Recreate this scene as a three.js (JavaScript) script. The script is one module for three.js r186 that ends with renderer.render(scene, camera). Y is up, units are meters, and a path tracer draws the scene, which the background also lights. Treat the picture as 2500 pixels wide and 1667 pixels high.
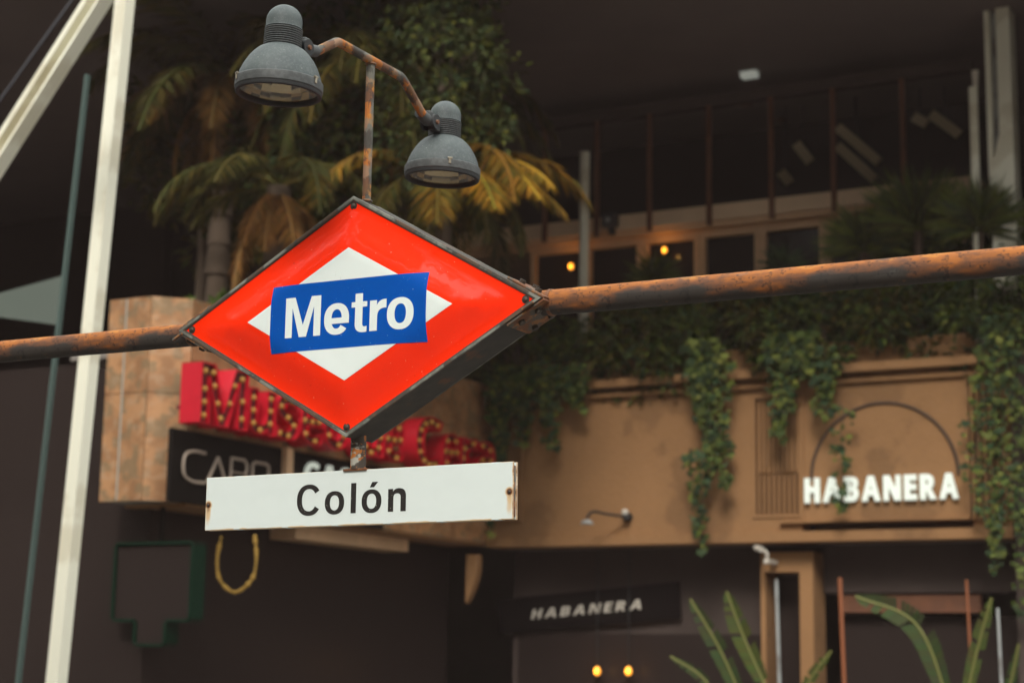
import * as THREE from 'three';
import { mergeGeometries, mergeVertices, toCreasedNormals } from 'three/addons/utils/BufferGeometryUtils.js';
import { RoundedBoxGeometry } from 'three/addons/geometries/RoundedBoxGeometry.js';
import { TessellateModifier } from 'three/addons/modifiers/TessellateModifier.js';
import { FontLoader } from 'three/addons/loaders/FontLoader.js';
import { TextGeometry } from 'three/addons/geometries/TextGeometry.js';

// ------------------------------------------------------------------ camera, sky, sun, exposure
const scene = new THREE.Scene();
const PITCH = 0.1774955, ROLL = 0.01598929, YAW = 0.49428, FPX = 4383.4;
const camera = new THREE.PerspectiveCamera(2 * Math.atan(833.5 / FPX) * 180 / Math.PI, 2500 / 1667, 0.1, 500);
camera.position.set(0, 1.6, 0);
camera.rotation.order = 'YXZ';
camera.rotation.set(PITCH, 0, ROLL);
camera.focus = 5.75;
camera.userData.fStop = 2.8;
scene.add(camera);
scene.fog = new THREE.FogExp2(new THREE.Color(1, 0.74, 0.67), 0.0008);  // thin warm haze added only to lift the dark tones

const renderer = new THREE.WebGLRenderer({ antialias: true });
renderer.toneMapping = THREE.LinearToneMapping;
renderer.toneMappingExposure = 1.7;
renderer.shadowMap.enabled = true;

{ // an even bright overcast, brighter towards the zenith
  const w = 64, h = 32, d = new Float32Array(w * h * 4);
  for (let j = 0; j < h; j++) {
    const el = (j + 0.5) / h * Math.PI - Math.PI / 2, s = Math.max(0, Math.sin(el));
    const L = 1.35 * (1 + 2 * s) / 3 * 1.15;
    for (let i = 0; i < w; i++) {
      const k = (j * w + i) * 4;
      d[k] = L * 0.955; d[k + 1] = L * 1.0; d[k + 2] = L * 0.97; d[k + 3] = 1;
    }
  }
  const t = new THREE.DataTexture(d, w, h, THREE.RGBAFormat, THREE.FloatType);
  t.mapping = THREE.EquirectangularReflectionMapping;
  t.magFilter = THREE.LinearFilter; t.minFilter = THREE.LinearFilter;
  t.needsUpdate = true;
  scene.background = t; scene.environment = t;
}
const sun = new THREE.DirectionalLight(new THREE.Color(1, 0.96, 0.88), 1.5);
sun.position.set(-4, 22, 17);
sun.target.position.set(0, 2, -8);
sun.castShadow = true; sun.shadow.radius = 34; sun.shadow.mapSize.set(2048, 2048);
Object.assign(sun.shadow.camera, { left: -26, right: 26, top: 26, bottom: -26, near: 1, far: 90 });
scene.add(sun, sun.target);

// ------------------------------------------------------------------ helpers
function rng(seed) { let a = seed >>> 0; return () => { a = (a + 0x6D2B79F5) | 0; let t = Math.imul(a ^ (a >>> 15), 1 | a); t = (t + Math.imul(t ^ (t >>> 7), 61 | t)) ^ t; return ((t ^ (t >>> 14)) >>> 0) / 4294967296; }; }
const R = rng(7);
const rr = (a, b) => a + (b - a) * R();
const V = (x, y, z) => new THREE.Vector3(x, y, z);
const clamp = (x, a = 0, b = 1) => Math.min(b, Math.max(a, x));
const sstep = (a, b, x) => { const t = clamp((x - a) / (b - a)); return t * t * (3 - 2 * t); };
const mix = (a, b, t) => a.map((v, i) => v + (b[i] - v) * t);

// facade frame: u along the wall, y up, n out of the wall towards the street
const UX = Math.cos(YAW), UZ = Math.sin(YAW), NX = -Math.sin(YAW), NZ = Math.cos(YAW);
const F0 = [3.00201511, -21.69331651], CU = 7.648559, CN = 20.521004;
const fac = (u, y, n) => V(F0[0] + UX * u + NX * n, y, F0[1] + UZ * u + NZ * n);
const at = (u, y, n) => { const s = (CN - n) / CN; return [CU + (u - CU) * s, 1.6 + (y - 1.6) * s]; };   // measured on the wall plane, moved to a plane n metres out
const K = 2500 / 2352;                                                                                 // photograph pixels as measured
function rayOf(x, y) {
  const fw = V(0, Math.sin(PITCH), -Math.cos(PITCH)), up0 = V(0, Math.cos(PITCH), Math.sin(PITCH)), rt0 = V(1, 0, 0);
  const rt = rt0.clone().multiplyScalar(Math.cos(ROLL)).addScaledVector(up0, Math.sin(ROLL)), up = rt0.clone().multiplyScalar(-Math.sin(ROLL)).addScaledVector(up0, Math.cos(ROLL));
  return fw.multiplyScalar(FPX).addScaledVector(rt, x * K - 1250).addScaledVector(up, -(y * K - 833.5)).normalize();
}
function px(x, y, n) { const d = rayOf(x, y), t = (n - CN) / (d.x * NX + d.z * NZ); return [CU + (d.x * UX + d.z * UZ) * t, 1.6 + d.y * t]; }     // pixel -> (u, y) on the plane at n
function pu(x, y, u) { const d = rayOf(x, y), t = (u - CU) / (d.x * UX + d.z * UZ); return [CN + (d.x * NX + d.z * NZ) * t, 1.6 + d.y * t]; }     // pixel -> (n, y) on the side wall at u

const used = {};
function numbered(n) { const k = used[n] = (used[n] ?? -1) + 1; return k ? n + '_' + String(k).padStart(3, '0') : n; }
function metric(g) {                                                     // uv in metres from the dominant axis of the normal
  const p = g.attributes.position, n = g.attributes.normal, uv = new Float32Array(p.count * 2);
  for (let i = 0; i < p.count; i++) {
    const a = Math.abs(n.getX(i)), b = Math.abs(n.getY(i)), c = Math.abs(n.getZ(i));
    if (c >= a && c >= b) { uv[2 * i] = p.getX(i); uv[2 * i + 1] = p.getY(i); }
    else if (a >= b) { uv[2 * i] = p.getZ(i); uv[2 * i + 1] = p.getY(i); }
    else { uv[2 * i] = p.getX(i); uv[2 * i + 1] = p.getZ(i); }
  }
  g.setAttribute('uv', new THREE.BufferAttribute(uv, 2));
  return g;
}
function prep(g, keepUV) {
  if (g.index) g = g.toNonIndexed();
  if (!g.attributes.normal) g.computeVertexNormals();
  if (!keepUV) metric(g);
  for (const k of Object.keys(g.attributes)) if (!['position', 'normal', 'uv', 'color'].includes(k)) g.deleteAttribute(k);
  return g;
}
function obj(name, geos, mat, parent = scene, keepUV = false) {
  geos = (Array.isArray(geos) ? geos : [geos]).map((g) => prep(g, keepUV));
  const m = new THREE.Mesh(geos.length > 1 ? mergeGeometries(geos) : geos[0], mat);
  m.name = parent === scene ? numbered(name) : name;
  m.castShadow = m.receiveShadow = true;
  parent.add(m);
  return m;
}
function tag(o, label, category, group, kind) {
  if (label) o.userData.label = label;
  if (category) o.userData.category = category;
  if (group) o.userData.group = group;
  if (kind) o.userData.kind = kind;
  return o;
}
function thing(name, label, category, pos = V(0, 0, 0), turn = 0, group) {
  const o = new THREE.Group(); o.name = numbered(name); o.position.copy(pos); o.rotation.y = turn; scene.add(o);
  return tag(o, label, category, group);
}
const facThing = (name, label, category, u, y, n, group) => thing(name, label, category, fac(u, y, n), -YAW, group);
function bx(x0, x1, y0, y1, z0, z1) { const g = new THREE.BoxGeometry(x1 - x0, y1 - y0, z1 - z0); g.translate((x0 + x1) / 2, (y0 + y1) / 2, (z0 + z1) / 2); return g; }
function rbx(x0, x1, y0, y1, z0, z1, r = 0.003) { const g = new RoundedBoxGeometry(x1 - x0, y1 - y0, z1 - z0, 2, r); g.translate((x0 + x1) / 2, (y0 + y1) / 2, (z0 + z1) / 2); return g; }
function cyl(a, b, r0, r1 = r0, seg = 24, open = false) {
  const d = b.clone().sub(a), L = d.length(), g = new THREE.CylinderGeometry(r1, r0, L, seg, 1, open);
  g.translate(0, L / 2, 0); g.applyQuaternion(new THREE.Quaternion().setFromUnitVectors(V(0, 1, 0), d.normalize())); g.translate(a.x, a.y, a.z);
  return g;
}
function tube(pts, r, seg = 8, steps = 40, closed = false) { return new THREE.TubeGeometry(new THREE.CatmullRomCurve3(pts, closed, 'centripetal'), steps, r, seg, closed); }
function poly(pts) { return new THREE.Shape(pts.map(([x, y]) => new THREE.Vector2(x, y))); }

// tileable value noise
function lattice(seed, n) { const r = rng(seed), a = new Float32Array(n * n); for (let i = 0; i < a.length; i++) a[i] = r(); return a; }
function noiseFn(seed) {
  const cache = {};
  const one = (x, y, n) => {
    const a = cache[n] ??= lattice(seed + n * 31, n); x *= n; y *= n;
    let i = Math.floor(x), j = Math.floor(y), fx = x - i, fy = y - j; fx = fx * fx * (3 - 2 * fx); fy = fy * fy * (3 - 2 * fy);
    i = ((i % n) + n) % n; j = ((j % n) + n) % n; const i1 = (i + 1) % n, j1 = (j + 1) % n;
    return (a[j * n + i] * (1 - fx) + a[j * n + i1] * fx) * (1 - fy) + (a[j1 * n + i] * (1 - fx) + a[j1 * n + i1] * fx) * fy;
  };
  return (x, y, n = 4, oct = 5, gain = 0.55) => { let s = 0, w = 1, t = 0; for (let o = 0; o < oct; o++) { s += one(x, y, n) * w; t += w; w *= gain; n *= 2; } return s / t; };
}
const enc = (v) => { v = clamp(v); return Math.round(255 * (v <= 0.0031308 ? 12.92 * v : 1.055 * Math.pow(v, 1 / 2.4) - 0.055)); };
function makeTex(w, h, f, linear = false, rx = 1, ry = 1) {
  const d = new Uint8Array(w * h * 4);
  for (let j = 0; j < h; j++) for (let i = 0; i < w; i++) {
    const c = f((i + 0.5) / w, (j + 0.5) / h), k = (j * w + i) * 4;
    for (let q = 0; q < 3; q++) d[k + q] = linear ? Math.round(255 * clamp(c[q] ?? c)) : enc(c[q]);
    d[k + 3] = 255;
  }
  const t = new THREE.DataTexture(d, w, h, THREE.RGBAFormat);
  t.wrapS = t.wrapT = THREE.RepeatWrapping; t.magFilter = THREE.LinearFilter; t.minFilter = THREE.LinearFilter;
  if (!linear) t.colorSpace = THREE.SRGBColorSpace;
  t.repeat.set(rx, ry); t.needsUpdate = true;
  return t;
}
const std = (o) => new THREE.MeshStandardMaterial(o);
const phys = (o) => new THREE.MeshPhysicalMaterial(o);
const col = (r, g, b) => new THREE.Color().setRGB(r, g, b);

// ------------------------------------------------------------------ materials
const nA = noiseFn(11), nB = noiseFn(23), nC = noiseFn(37), nD = noiseFn(53);
const M = {};
const ct = (x, k) => 0.5 + (x - 0.5) * k;
const RUST = { orange: [0.38, 0.115, 0.013], brown: [0.15, 0.055, 0.022], dark: [0.04, 0.031, 0.026], grey: [0.13, 0.135, 0.125], yellow: [0.46, 0.19, 0.025] };
{ // weathered steel pipe: rust mostly on top, old dark paint below, with underside shade painted in too. u = once round (0.25 = top), v = along
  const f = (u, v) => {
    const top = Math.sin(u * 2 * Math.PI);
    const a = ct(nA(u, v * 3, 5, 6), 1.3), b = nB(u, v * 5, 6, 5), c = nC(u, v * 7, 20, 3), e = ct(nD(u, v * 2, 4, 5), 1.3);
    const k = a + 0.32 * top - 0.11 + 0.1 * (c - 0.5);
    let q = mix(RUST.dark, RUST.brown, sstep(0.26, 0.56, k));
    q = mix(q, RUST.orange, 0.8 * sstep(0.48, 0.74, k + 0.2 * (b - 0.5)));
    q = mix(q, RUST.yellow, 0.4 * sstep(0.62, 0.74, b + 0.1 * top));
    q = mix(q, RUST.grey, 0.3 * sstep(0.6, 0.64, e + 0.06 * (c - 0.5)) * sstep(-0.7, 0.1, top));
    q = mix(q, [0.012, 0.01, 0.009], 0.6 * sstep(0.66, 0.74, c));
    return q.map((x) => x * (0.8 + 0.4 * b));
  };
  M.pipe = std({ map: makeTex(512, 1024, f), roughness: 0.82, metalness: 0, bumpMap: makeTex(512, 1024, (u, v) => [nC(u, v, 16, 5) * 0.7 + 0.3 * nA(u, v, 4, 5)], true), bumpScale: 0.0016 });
  M.postPipe = std({ map: makeTex(256, 512, (u, v) => {
    const a = ct(nB(u, v * 2, 4, 6), 2), b = ct(nD(u, v * 4, 3, 5), 1.6), c = nA(u, v * 5, 12, 3);
    const e = ct(nC(u, v * 3, 3, 5), 2), tp = Math.cos((u - 0.2) * 2 * Math.PI);
    let q = mix([0.075, 0.068, 0.056], RUST.brown, sstep(0.36, 0.48, a));
    q = mix(q, RUST.orange, sstep(0.5, 0.6, a + 0.2 * (e - 0.5) + 0.1 * (c - 0.5))); q = mix(q, RUST.yellow, 0.6 * sstep(0.56, 0.68, b));
    q = mix(q, [0.16, 0.15, 0.12], 0.6 * sstep(0.55, 0.62, e));
    return mix(q, RUST.dark, 0.75 * sstep(0.52, 0.64, ct(nD(u + 0.4, v * 3, 3, 5), 2) + 0.2 * (c - 0.5)));
  }), roughness: 0.8, bumpMap: makeTex(256, 256, (u, v) => [nC(u, v, 12, 4)], true), bumpScale: 0.001 });
  const fr = (u, v) => {
    const a = nC(u, v, 4, 6), b = nA(u, v, 8, 5), c = nB(u, v, 32, 2);
    let q = mix([0.11, 0.11, 0.09], [0.2, 0.2, 0.165], sstep(0.45, 0.6, b));
    q = mix(q, [0.05, 0.044, 0.036], sstep(0.5, 0.58, a)); q = mix(q, [0.11, 0.06, 0.032], 0.8 * sstep(0.57, 0.66, a + 0.1 * (c - 0.5)));
    return q;
  };
  M.frame = std({ map: makeTex(512, 512, fr, false, 2.5, 2.5), roughness: 0.7, bumpMap: makeTex(256, 256, (u, v) => [nB(u, v, 12, 4)], true, 4, 4), bumpScale: 0.0004 });
  M.side = std({ map: makeTex(256, 256, (u, v) => { const a = nD(u, v, 4, 6), c = nA(u, v, 16, 4); return mix(mix([0.028, 0.025, 0.022], [0.06, 0.05, 0.04], c), RUST.brown, 0.6 * sstep(0.58, 0.68, a)); }, false, 2, 2), roughness: 0.75 });
  M.bracket = std({ map: makeTex(256, 256, (u, v) => { const a = nA(u, v, 4, 5), b = nC(u, v, 8, 4); return mix(mix([0.09, 0.075, 0.06], RUST.brown, sstep(0.42, 0.55, a)), [0.3, 0.12, 0.035], 0.8 * sstep(0.55, 0.66, b)); }, false, 6, 6), roughness: 0.75 });
  M.hanger = std({ map: makeTex(256, 256, (u, v) => { const a = nB(u, v, 4, 6), b = nD(u, v, 8, 5); let q = mix([0.05, 0.035, 0.025], [0.34, 0.33, 0.28], sstep(0.5, 0.62, a)); return mix(q, RUST.orange, sstep(0.53, 0.62, b)); }), roughness: 0.7 });
}
const WHITE = [0.665, 0.715, 0.69], WHITE_FACE = [0.73, 0.78, 0.75];
const speck = (base, s, amt = 1) => (u, v) => {
  const a = nB(u, v, 6, 5), b = nC(u, v, 96, 2), e = nA(u, v, 64, 2);
  let q = base.map((x) => x * (0.95 + 0.1 * a));
  q = mix(q, [0.75, 0.72, 0.66], 0.75 * sstep(0.885, 0.92, b) * amt); q = mix(q, s, 0.5 * sstep(0.88, 0.92, e) * amt);
  return q;
};
const glossMap = makeTex(256, 256, (u, v) => [0.1 + 0.16 * nB(u, v, 4, 5)], true);
glossMap.repeat.set(2, 2);
M.red = phys({ map: makeTex(512, 512, speck([0.97, 0.025, 0.0006], [0.35, 0.015, 0.008], 0.55), false, 1.6, 1.6), roughness: 0.5, specularIntensity: 0.15, clearcoat: 0.75, clearcoatRoughness: 0.05 });
M.white = phys({ map: makeTex(512, 512, speck(WHITE_FACE, [0.4, 0.38, 0.32], 0.6), false, 1.6, 1.6), roughness: 0.5, clearcoat: 0.25, clearcoatRoughness: 0.1 });
M.blue = phys({ map: makeTex(512, 512, speck([0.0005, 0.072, 0.38], [0.001, 0.04, 0.2]), false, 1.6, 1.6), roughness: 0.5, specularIntensity: 0.15, clearcoat: 0.1, clearcoatRoughness: 0.1 });
M.blackLetter = std({ map: makeTex(512, 512, (u, v) => mix([0.012, 0.009, 0.008], [0.6, 0.58, 0.5], sstep(0.855, 0.88, nC(u, v, 80, 2))), false, 3, 3), roughness: 0.55 });
M.screw = std({ color: col(0.06, 0.045, 0.035), roughness: 0.55, metalness: 0.4 });
// lamp paint: mottled grey powder coat with pale dust specks
M.lampPaint = std({ map: makeTex(512, 512, (u, v) => {
  const a = nA(u, v, 5, 6), b = nC(u, v, 64, 3), c = nB(u, v, 110, 2);
  let q = mix([0.05, 0.062, 0.064], [0.066, 0.08, 0.081], sstep(0.35, 0.65, a)); q = mix(q, [0.14, 0.155, 0.15], 0.25 * sstep(0.5, 0.7, b));
  return mix(q, [0.6, 0.6, 0.56], 0.8 * sstep(0.885, 0.92, c));
}), roughness: 0.62, bumpMap: makeTex(256, 256, (u, v) => [nC(u, v, 64, 3)], true), bumpScale: 0.0005 });
M.lampDark = std({ map: makeTex(256, 256, (u, v) => mix([0.048, 0.05, 0.05], [0.07, 0.073, 0.073], sstep(0.4, 0.7, nA(u, v, 16, 4))), false, 2, 2), roughness: 0.6 });
M.rubber = std({ color: col(0.016, 0.016, 0.017), roughness: 0.7 });
M.clip = std({ color: col(0.3, 0.26, 0.2), roughness: 0.4, metalness: 0.8 });
M.mirror = std({ color: col(0.55, 0.41, 0.22), roughness: 0.07, metalness: 1, flatShading: true });
M.glass = phys({ color: col(0.95, 0.95, 0.93), roughness: 0.03, transmission: 1, thickness: 0, ior: 1.45 });
M.bulbGlass = phys({ color: col(0.9, 0.9, 0.88), roughness: 0.35, transmission: 0.4, thickness: 0 });

// background
M.stucco = std({ map: makeTex(512, 512, (u, v) => { const a = nA(u, v, 3, 6), b = nC(u, v, 40, 3), s = nB(u * 1, v, 5, 5); return [0.315, 0.16, 0.066].map((x) => x * (0.82 + 0.3 * a + 0.1 * (b - 0.5)) * (1 - 0.25 * sstep(0.58, 0.7, s))); }, false, 0.4, 0.4), roughness: 0.9, bumpMap: makeTex(256, 256, (u, v) => [nC(u, v, 32, 3)], true), bumpScale: 0.004 });
M.ledge = std({ map: makeTex(128, 128, (u, v) => [0.68, 0.48, 0.31].map((x) => x * (0.85 + 0.3 * nB(u, v, 6, 5))), false, 0.5, 0.5), roughness: 0.8 });
M.stuccoDark = std({ color: col(0.12, 0.066, 0.04), roughness: 0.85 });
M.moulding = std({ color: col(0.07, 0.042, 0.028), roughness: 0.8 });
M.granite = [0, 1, 2].map((k) => std({ map: makeTex(256, 256, (u, v) => {
  const a = nA(u + k * 0.3, v, 8, 5), b = ct(nC(u, v + k * 0.2, 14, 4), 1.3), c = nB(u, v, 20, 4);
  let q = mix([0.29, 0.137, 0.057], [0.43, 0.215, 0.095], sstep(0.35, 0.65, a)); q = mix(q, [0.19, 0.135, 0.07], 0.7 * sstep(0.57, 0.66, b)); return mix(q, [0.4, 0.27, 0.17], 0.4 * sstep(0.58, 0.7, c)).map((x) => x * [1, 0.88, 1.1][k]);
}, false, 0.8, 0.8), roughness: 0.55 }));
M.joint = std({ color: col(0.34, 0.31, 0.26), roughness: 0.9 });
M.darkWall = phys({ specularIntensity: 0.2, map: makeTex(256, 256, (u, v) => [0.068, 0.05, 0.044].map((x) => x * (0.75 + 0.5 * nA(u, v, 4, 5))), false, 0.3, 0.3), roughness: 0.8 });
M.concrete = std({ map: makeTex(256, 256, (u, v) => [0.22, 0.19, 0.165].map((x) => x * (0.8 + 0.4 * nA(u, v, 4, 5))), false, 0.3, 0.3), roughness: 0.9 });
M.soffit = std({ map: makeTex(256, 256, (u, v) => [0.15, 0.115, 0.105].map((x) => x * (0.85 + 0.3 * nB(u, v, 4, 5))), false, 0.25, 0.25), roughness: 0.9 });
M.shopGlass = phys({ color: col(0.028, 0.02, 0.018), roughness: 0.3, specularIntensity: 0.15 });
M.winGlass = phys({ color: col(0.024, 0.018, 0.016), roughness: 0.15, specularIntensity: 0.45 });
M.board = phys({ color: col(0.01, 0.008, 0.007), roughness: 0.7, specularIntensity: 0.12 });
M.streakPale = std({ color: col(0.55, 0.47, 0.3), roughness: 0.7 });  // pale tone of the boards that imitate reflections in the terrace glass
M.tan = std({ map: makeTex(128, 128, (u, v) => [0.64, 0.4, 0.23].map((x) => x * (0.85 + 0.3 * nA(u, v, 6, 4)))), roughness: 0.75 });
M.rustPost = std({ map: makeTex(128, 256, (u, v) => mix([0.1, 0.04, 0.022], [0.19, 0.07, 0.03], nB(u, v, 8, 4)), false, 1, 1), roughness: 0.8 });
M.orangePost = std({ color: col(0.25, 0.075, 0.025), roughness: 0.6 });
M.paleSteel = std({ map: makeTex(256, 512, (u, v) => { const a = nA(u, v, 4, 6); return mix([0.8, 0.77, 0.63], [0.58, 0.51, 0.38], 0.6 * sstep(0.52, 0.7, a)); }, false, 0.6, 0.6), roughness: 0.5 });
M.greySteel = std({ map: makeTex(128, 256, (u, v) => mix([0.36, 0.37, 0.36], [0.22, 0.21, 0.2], sstep(0.45, 0.7, nB(u, v, 6, 5))), false, 1, 1), roughness: 0.55 });
M.greenGlass = phys({ color: col(0.08, 0.115, 0.105), roughness: 0.15, ior: 1.5 });
M.redSign = std({ map: makeTex(128, 128, (u, v) => [0.58, 0.004, 0.02].map((x) => x * (0.9 + 0.2 * nA(u, v, 8, 4))), false, 2, 2), roughness: 0.45 });
M.signBack = std({ color: col(0.1, 0.012, 0.013), roughness: 0.6 });
M.bulb = std({ color: col(0.42, 0.21, 0.04), roughness: 0.35, emissive: col(0.5, 0.2, 0.03), emissiveIntensity: 0.1 });
M.gold = std({ color: col(0.42, 0.25, 0.05), roughness: 0.5, metalness: 0.3 });
M.greenTrim = phys({ color: col(0.004, 0.022, 0.012), roughness: 0.6, specularIntensity: 0.15 });
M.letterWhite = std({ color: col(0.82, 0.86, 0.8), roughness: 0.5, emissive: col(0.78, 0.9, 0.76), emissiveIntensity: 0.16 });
M.letterPale = std({ color: col(0.62, 0.56, 0.48), roughness: 0.6 });
M.neonOff = std({ color: col(0.36, 0.28, 0.22), roughness: 0.5 });
M.glow = std({ color: col(0.9, 0.5, 0.1), emissive: col(1, 0.33, 0.03), emissiveIntensity: 0.8, roughness: 0.5 });
M.fixture = std({ color: col(0.85, 0.85, 0.8), emissive: col(0.8, 0.85, 0.75), emissiveIntensity: 0.12, roughness: 0.5 });
M.leaf = phys({ vertexColors: true, roughness: 0.75, specularIntensity: 0.35 });
M.bark = std({ color: col(0.09, 0.06, 0.04), roughness: 0.95 });
M.ground = std({ map: makeTex(512, 512, (u, v) => [0.12, 0.11, 0.1].map((x) => x * (0.75 + 0.5 * nA(u, v, 6, 6))), false, 0.2, 0.2), roughness: 0.9 });

// ------------------------------------------------------------------ setting: ground
{
  const g = new THREE.PlaneGeometry(240, 240, 1, 1); g.rotateX(-Math.PI / 2);
  tag(obj('ground', g, M.ground), 'pale paved street and plaza', null, null, 'structure');
}

// ------------------------------------------------------------------ the other side of the street, behind the camera: mirrored by the sign face, the lamps and the shop glass
{
  for (const [b, lab] of [[V(2, 0, 31), 0.12], [V(-37, 0, 4), Math.PI / 2 + 0.1]].map(([p, a], i) => [thing('street_block', ['long stone fronted block of flats across the street', 'stone fronted block of flats closing the side of the plaza'][i], 'building', p, a)])) {
  const st = std({ map: makeTex(128, 128, (u, v) => [0.2, 0.17, 0.14].map((x) => x * (0.8 + 0.4 * nA(u, v, 4, 5))), false, 0.2, 0.2), roughness: 0.9 });
  obj('wall', bx(-45, 45, 0, 17, 0, 10), st, b);
  obj('cornice', bx(-45.5, 45.5, 17, 17.6, -0.6, 10), st, b);
  const wg = prep(bx(-0.65, 0.65, 0, 2.2, -0.06, -0.004)), wm = phys({ color: col(0.02, 0.022, 0.024), roughness: 0.1 });
  for (let r = 0; r < 4; r++) for (let i = 0; i < 24; i++) { const m = new THREE.Mesh(wg, wm); m.name = 'window'; m.position.set(-40 + i * 3.45, 3.2 + r * 3.5, 0); m.castShadow = m.receiveShadow = true; b.add(m); }
  }
}

// ------------------------------------------------------------------ restaurant building with terrace and overhang
{
  const b = facThing('restaurant_building', 'brown stucco restaurant front with arch moulding, roof terrace and dark overhang above', 'building', 0, 0, 0);
  // street storey wall
  obj('wall', [bx(-3.7, -0.06, 3.2, 4.95, -0.35, 0), bx(-0.06, 0.56, 4.88, 4.95, -0.35, 0), bx(-0.06, 0.56, 3.2, 3.37, -0.35, 0)], M.stucco, b);
  obj('sign_panel', bx(0.56, 2.58, 3.3, 4.95, -0.35, 0.015), M.stucco, b);
  obj('recess', [bx(0.56, 2.58, 3.2, 3.3, -0.6, -0.45), bx(-0.06, 0.56, 3.37, 4.88, -0.35, -0.12)], M.stucco, b);
  obj('lintel', bx(-3.7, 3.05, 3.08, 3.2, -0.35, 0.07), M.stucco, b);
  obj('panel_ledge', bx(0.3, 2.58, 3.3, 3.325, 0.015, 0.09), M.stucco, b);
  const co = obj('cornice', [bx(-3.7, 3.05, 4.95, 5.0, -0.35, 0.09), bx(-3.7, 3.05, 5.06, 5.16, -0.35, 0.2)], M.stucco, b);
  obj('cornice_groove', bx(-3.7, 3.05, 5.0, 5.06, -0.35, 0.0), M.stucco, co);
  // arch moulding over the sign, its shade put into the dark brown colour
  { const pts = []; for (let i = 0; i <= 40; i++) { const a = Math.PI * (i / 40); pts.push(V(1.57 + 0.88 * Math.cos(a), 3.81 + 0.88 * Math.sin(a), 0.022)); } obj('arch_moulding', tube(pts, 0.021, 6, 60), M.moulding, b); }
  for (const [x0, x1] of [[0.56, 0.6], [2.54, 2.58]]) obj('panel_frame', bx(x0, x1, 3.33, 4.94, 0.017, 0.045), M.stucco, b);
  // louvred pilasters: each slat is a piece
  for (let i = 0; i < 9; i++) { const x = 0.0 + i * 0.059; obj('slat', bx(x, x + 0.034, 3.92, 4.82, -0.119, -0.03), M.stucco, b); }
  for (const [x0, x1, y0, y1] of [[-0.058, -0.02, 3.372, 4.878], [0.525, 0.558, 3.372, 4.878], [-0.02, 0.525, 4.83, 4.878], [-0.02, 0.525, 3.372, 3.41]]) obj('louvre_frame', bx(x0, x1, y0, y1, -0.119, 0.02), M.stucco, b);
  for (let i = 0; i < 8; i++) { const x = 0.01 + i * 0.064; obj('grille_bar', bx(x, x + 0.022, 3.412, 3.9, -0.1, 0.0), M.stucco, b); }
  for (let i = 0; i < 5; i++) { const x = -3.5 + i * 0.062; obj('slat', bx(x, x + 0.03, 3.4, 4.85, 0.002, 0.05), M.stucco, b); }
  obj('wall_end', bx(2.58, 3.05, 3.2, 4.95, -0.35, -0.06), M.stucco, b);
  for (let i = 0; i < 6; i++) { const x = 2.6 + i * 0.072; obj('slat', bx(x, x + 0.036, 3.3, 4.94, -0.058, 0.03), M.stucco, b); }
  // shop front below the lintel
  obj('shop_wall', [bx(-3.7, -0.1, 0, 3.08, -0.9, -0.7), bx(0.62, 4.5, 2.5, 3.08, -0.9, -0.6), bx(-0.1, 0.62, 2.7, 3.08, -0.9, -0.75)], M.darkWall, b);
  obj('shop_window', bx(-3.6, -0.2, 0.4, 2.0, -0.698, -0.66), M.shopGlass, b);
  obj('shop_window', bx(0.75, 4.4, 0.2, 2.24, -0.85, -0.8), M.shopGlass, b);
  obj('door', bx(-0.05, 0.42, 0.05, 2.7, -0.85, -0.78), M.shopGlass, b);
  obj('door_frame', [bx(0.43, 0.6, 0, 2.98, -0.7, -0.25), bx(-0.02, 0.43, 2.74, 2.98, -0.7, -0.25), bx(-0.08, -0.02, 0, 2.98, -0.7, -0.3)], M.stucco, b);
  obj('opening_lintel', bx(0.8, 2.5, 2.27, 2.47, -0.82, -0.62), M.rustPost, b);
  obj('side_wall', bx(3.05, 4.5, 0, 5.16, -0.9, -0.02), M.darkWall, b);
  // terrace slab and set-back window wall
  obj('terrace_slab', bx(-3.7, 4.5, 5.0, 5.15, -3.6, -0.36), M.concrete, b);
  obj('planter_trough', bx(-3.7, 4.4, 5.16, 5.45, -0.6, 0.02), M.stucco, b);
  const wn = -1.2, Y = (y) => at(0, y, wn)[1], X = (u) => at(u, 0, wn)[0];
  const yt = Y(6.975), posts = [-3.16, -2.35, -1.545, -0.75, 0.06, 0.895, 1.72, 2.55];
  obj('window_head', bx(X(-4.2), X(3.0), yt, Y(7.06), wn - 0.2, wn), M.tan, b);
  obj('sill_wall', bx(X(-4.2), X(3.0), 5.15, 5.3, wn - 0.2, wn), M.stucco, b);
  for (let i = 0; i < posts.length - 1; i++) {
    const a = X(posts[i]) + 0.004, c = X(posts[i + 1]) - 0.004, w = 0.075;
    const fr = obj('window_frame', [bx(a, a + w, 5.3, yt, wn - 0.15, wn - 0.003), bx(c - w, c, 5.3, yt, wn - 0.15, wn - 0.003), bx(a + w, c - w, yt - 0.06, yt, wn - 0.15, wn - 0.003)], M.tan, b);
    obj('pane', bx(a + w, c - w, 5.3, yt - 0.06, wn - 0.12, wn - 0.1), M.winGlass, fr);
  }
  const bn = -1.0, BY = (y) => at(0, y, bn)[1], BX = (u) => at(u, 0, bn)[0];
  obj('balcony_band', bx(BX(-4.4), BX(2.75), BY(7.13), BY(7.33), -3.5, bn), M.ledge, b);
  obj('balcony_soffit_band', bx(BX(-4.4), BX(2.75), BY(7.065), BY(7.13), -3.5, bn - 0.06), M.tan, b);
  for (const u of [-3.7, -2.93, -2.17, -1.42, -0.6, 0.23, 1.03, 1.9]) obj('balcony_post', bx(BX(u) - 0.03, BX(u) + 0.03, BY(7.07), BY(8.62), bn + 0.004, bn + 0.06), M.rustPost, b);
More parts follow.
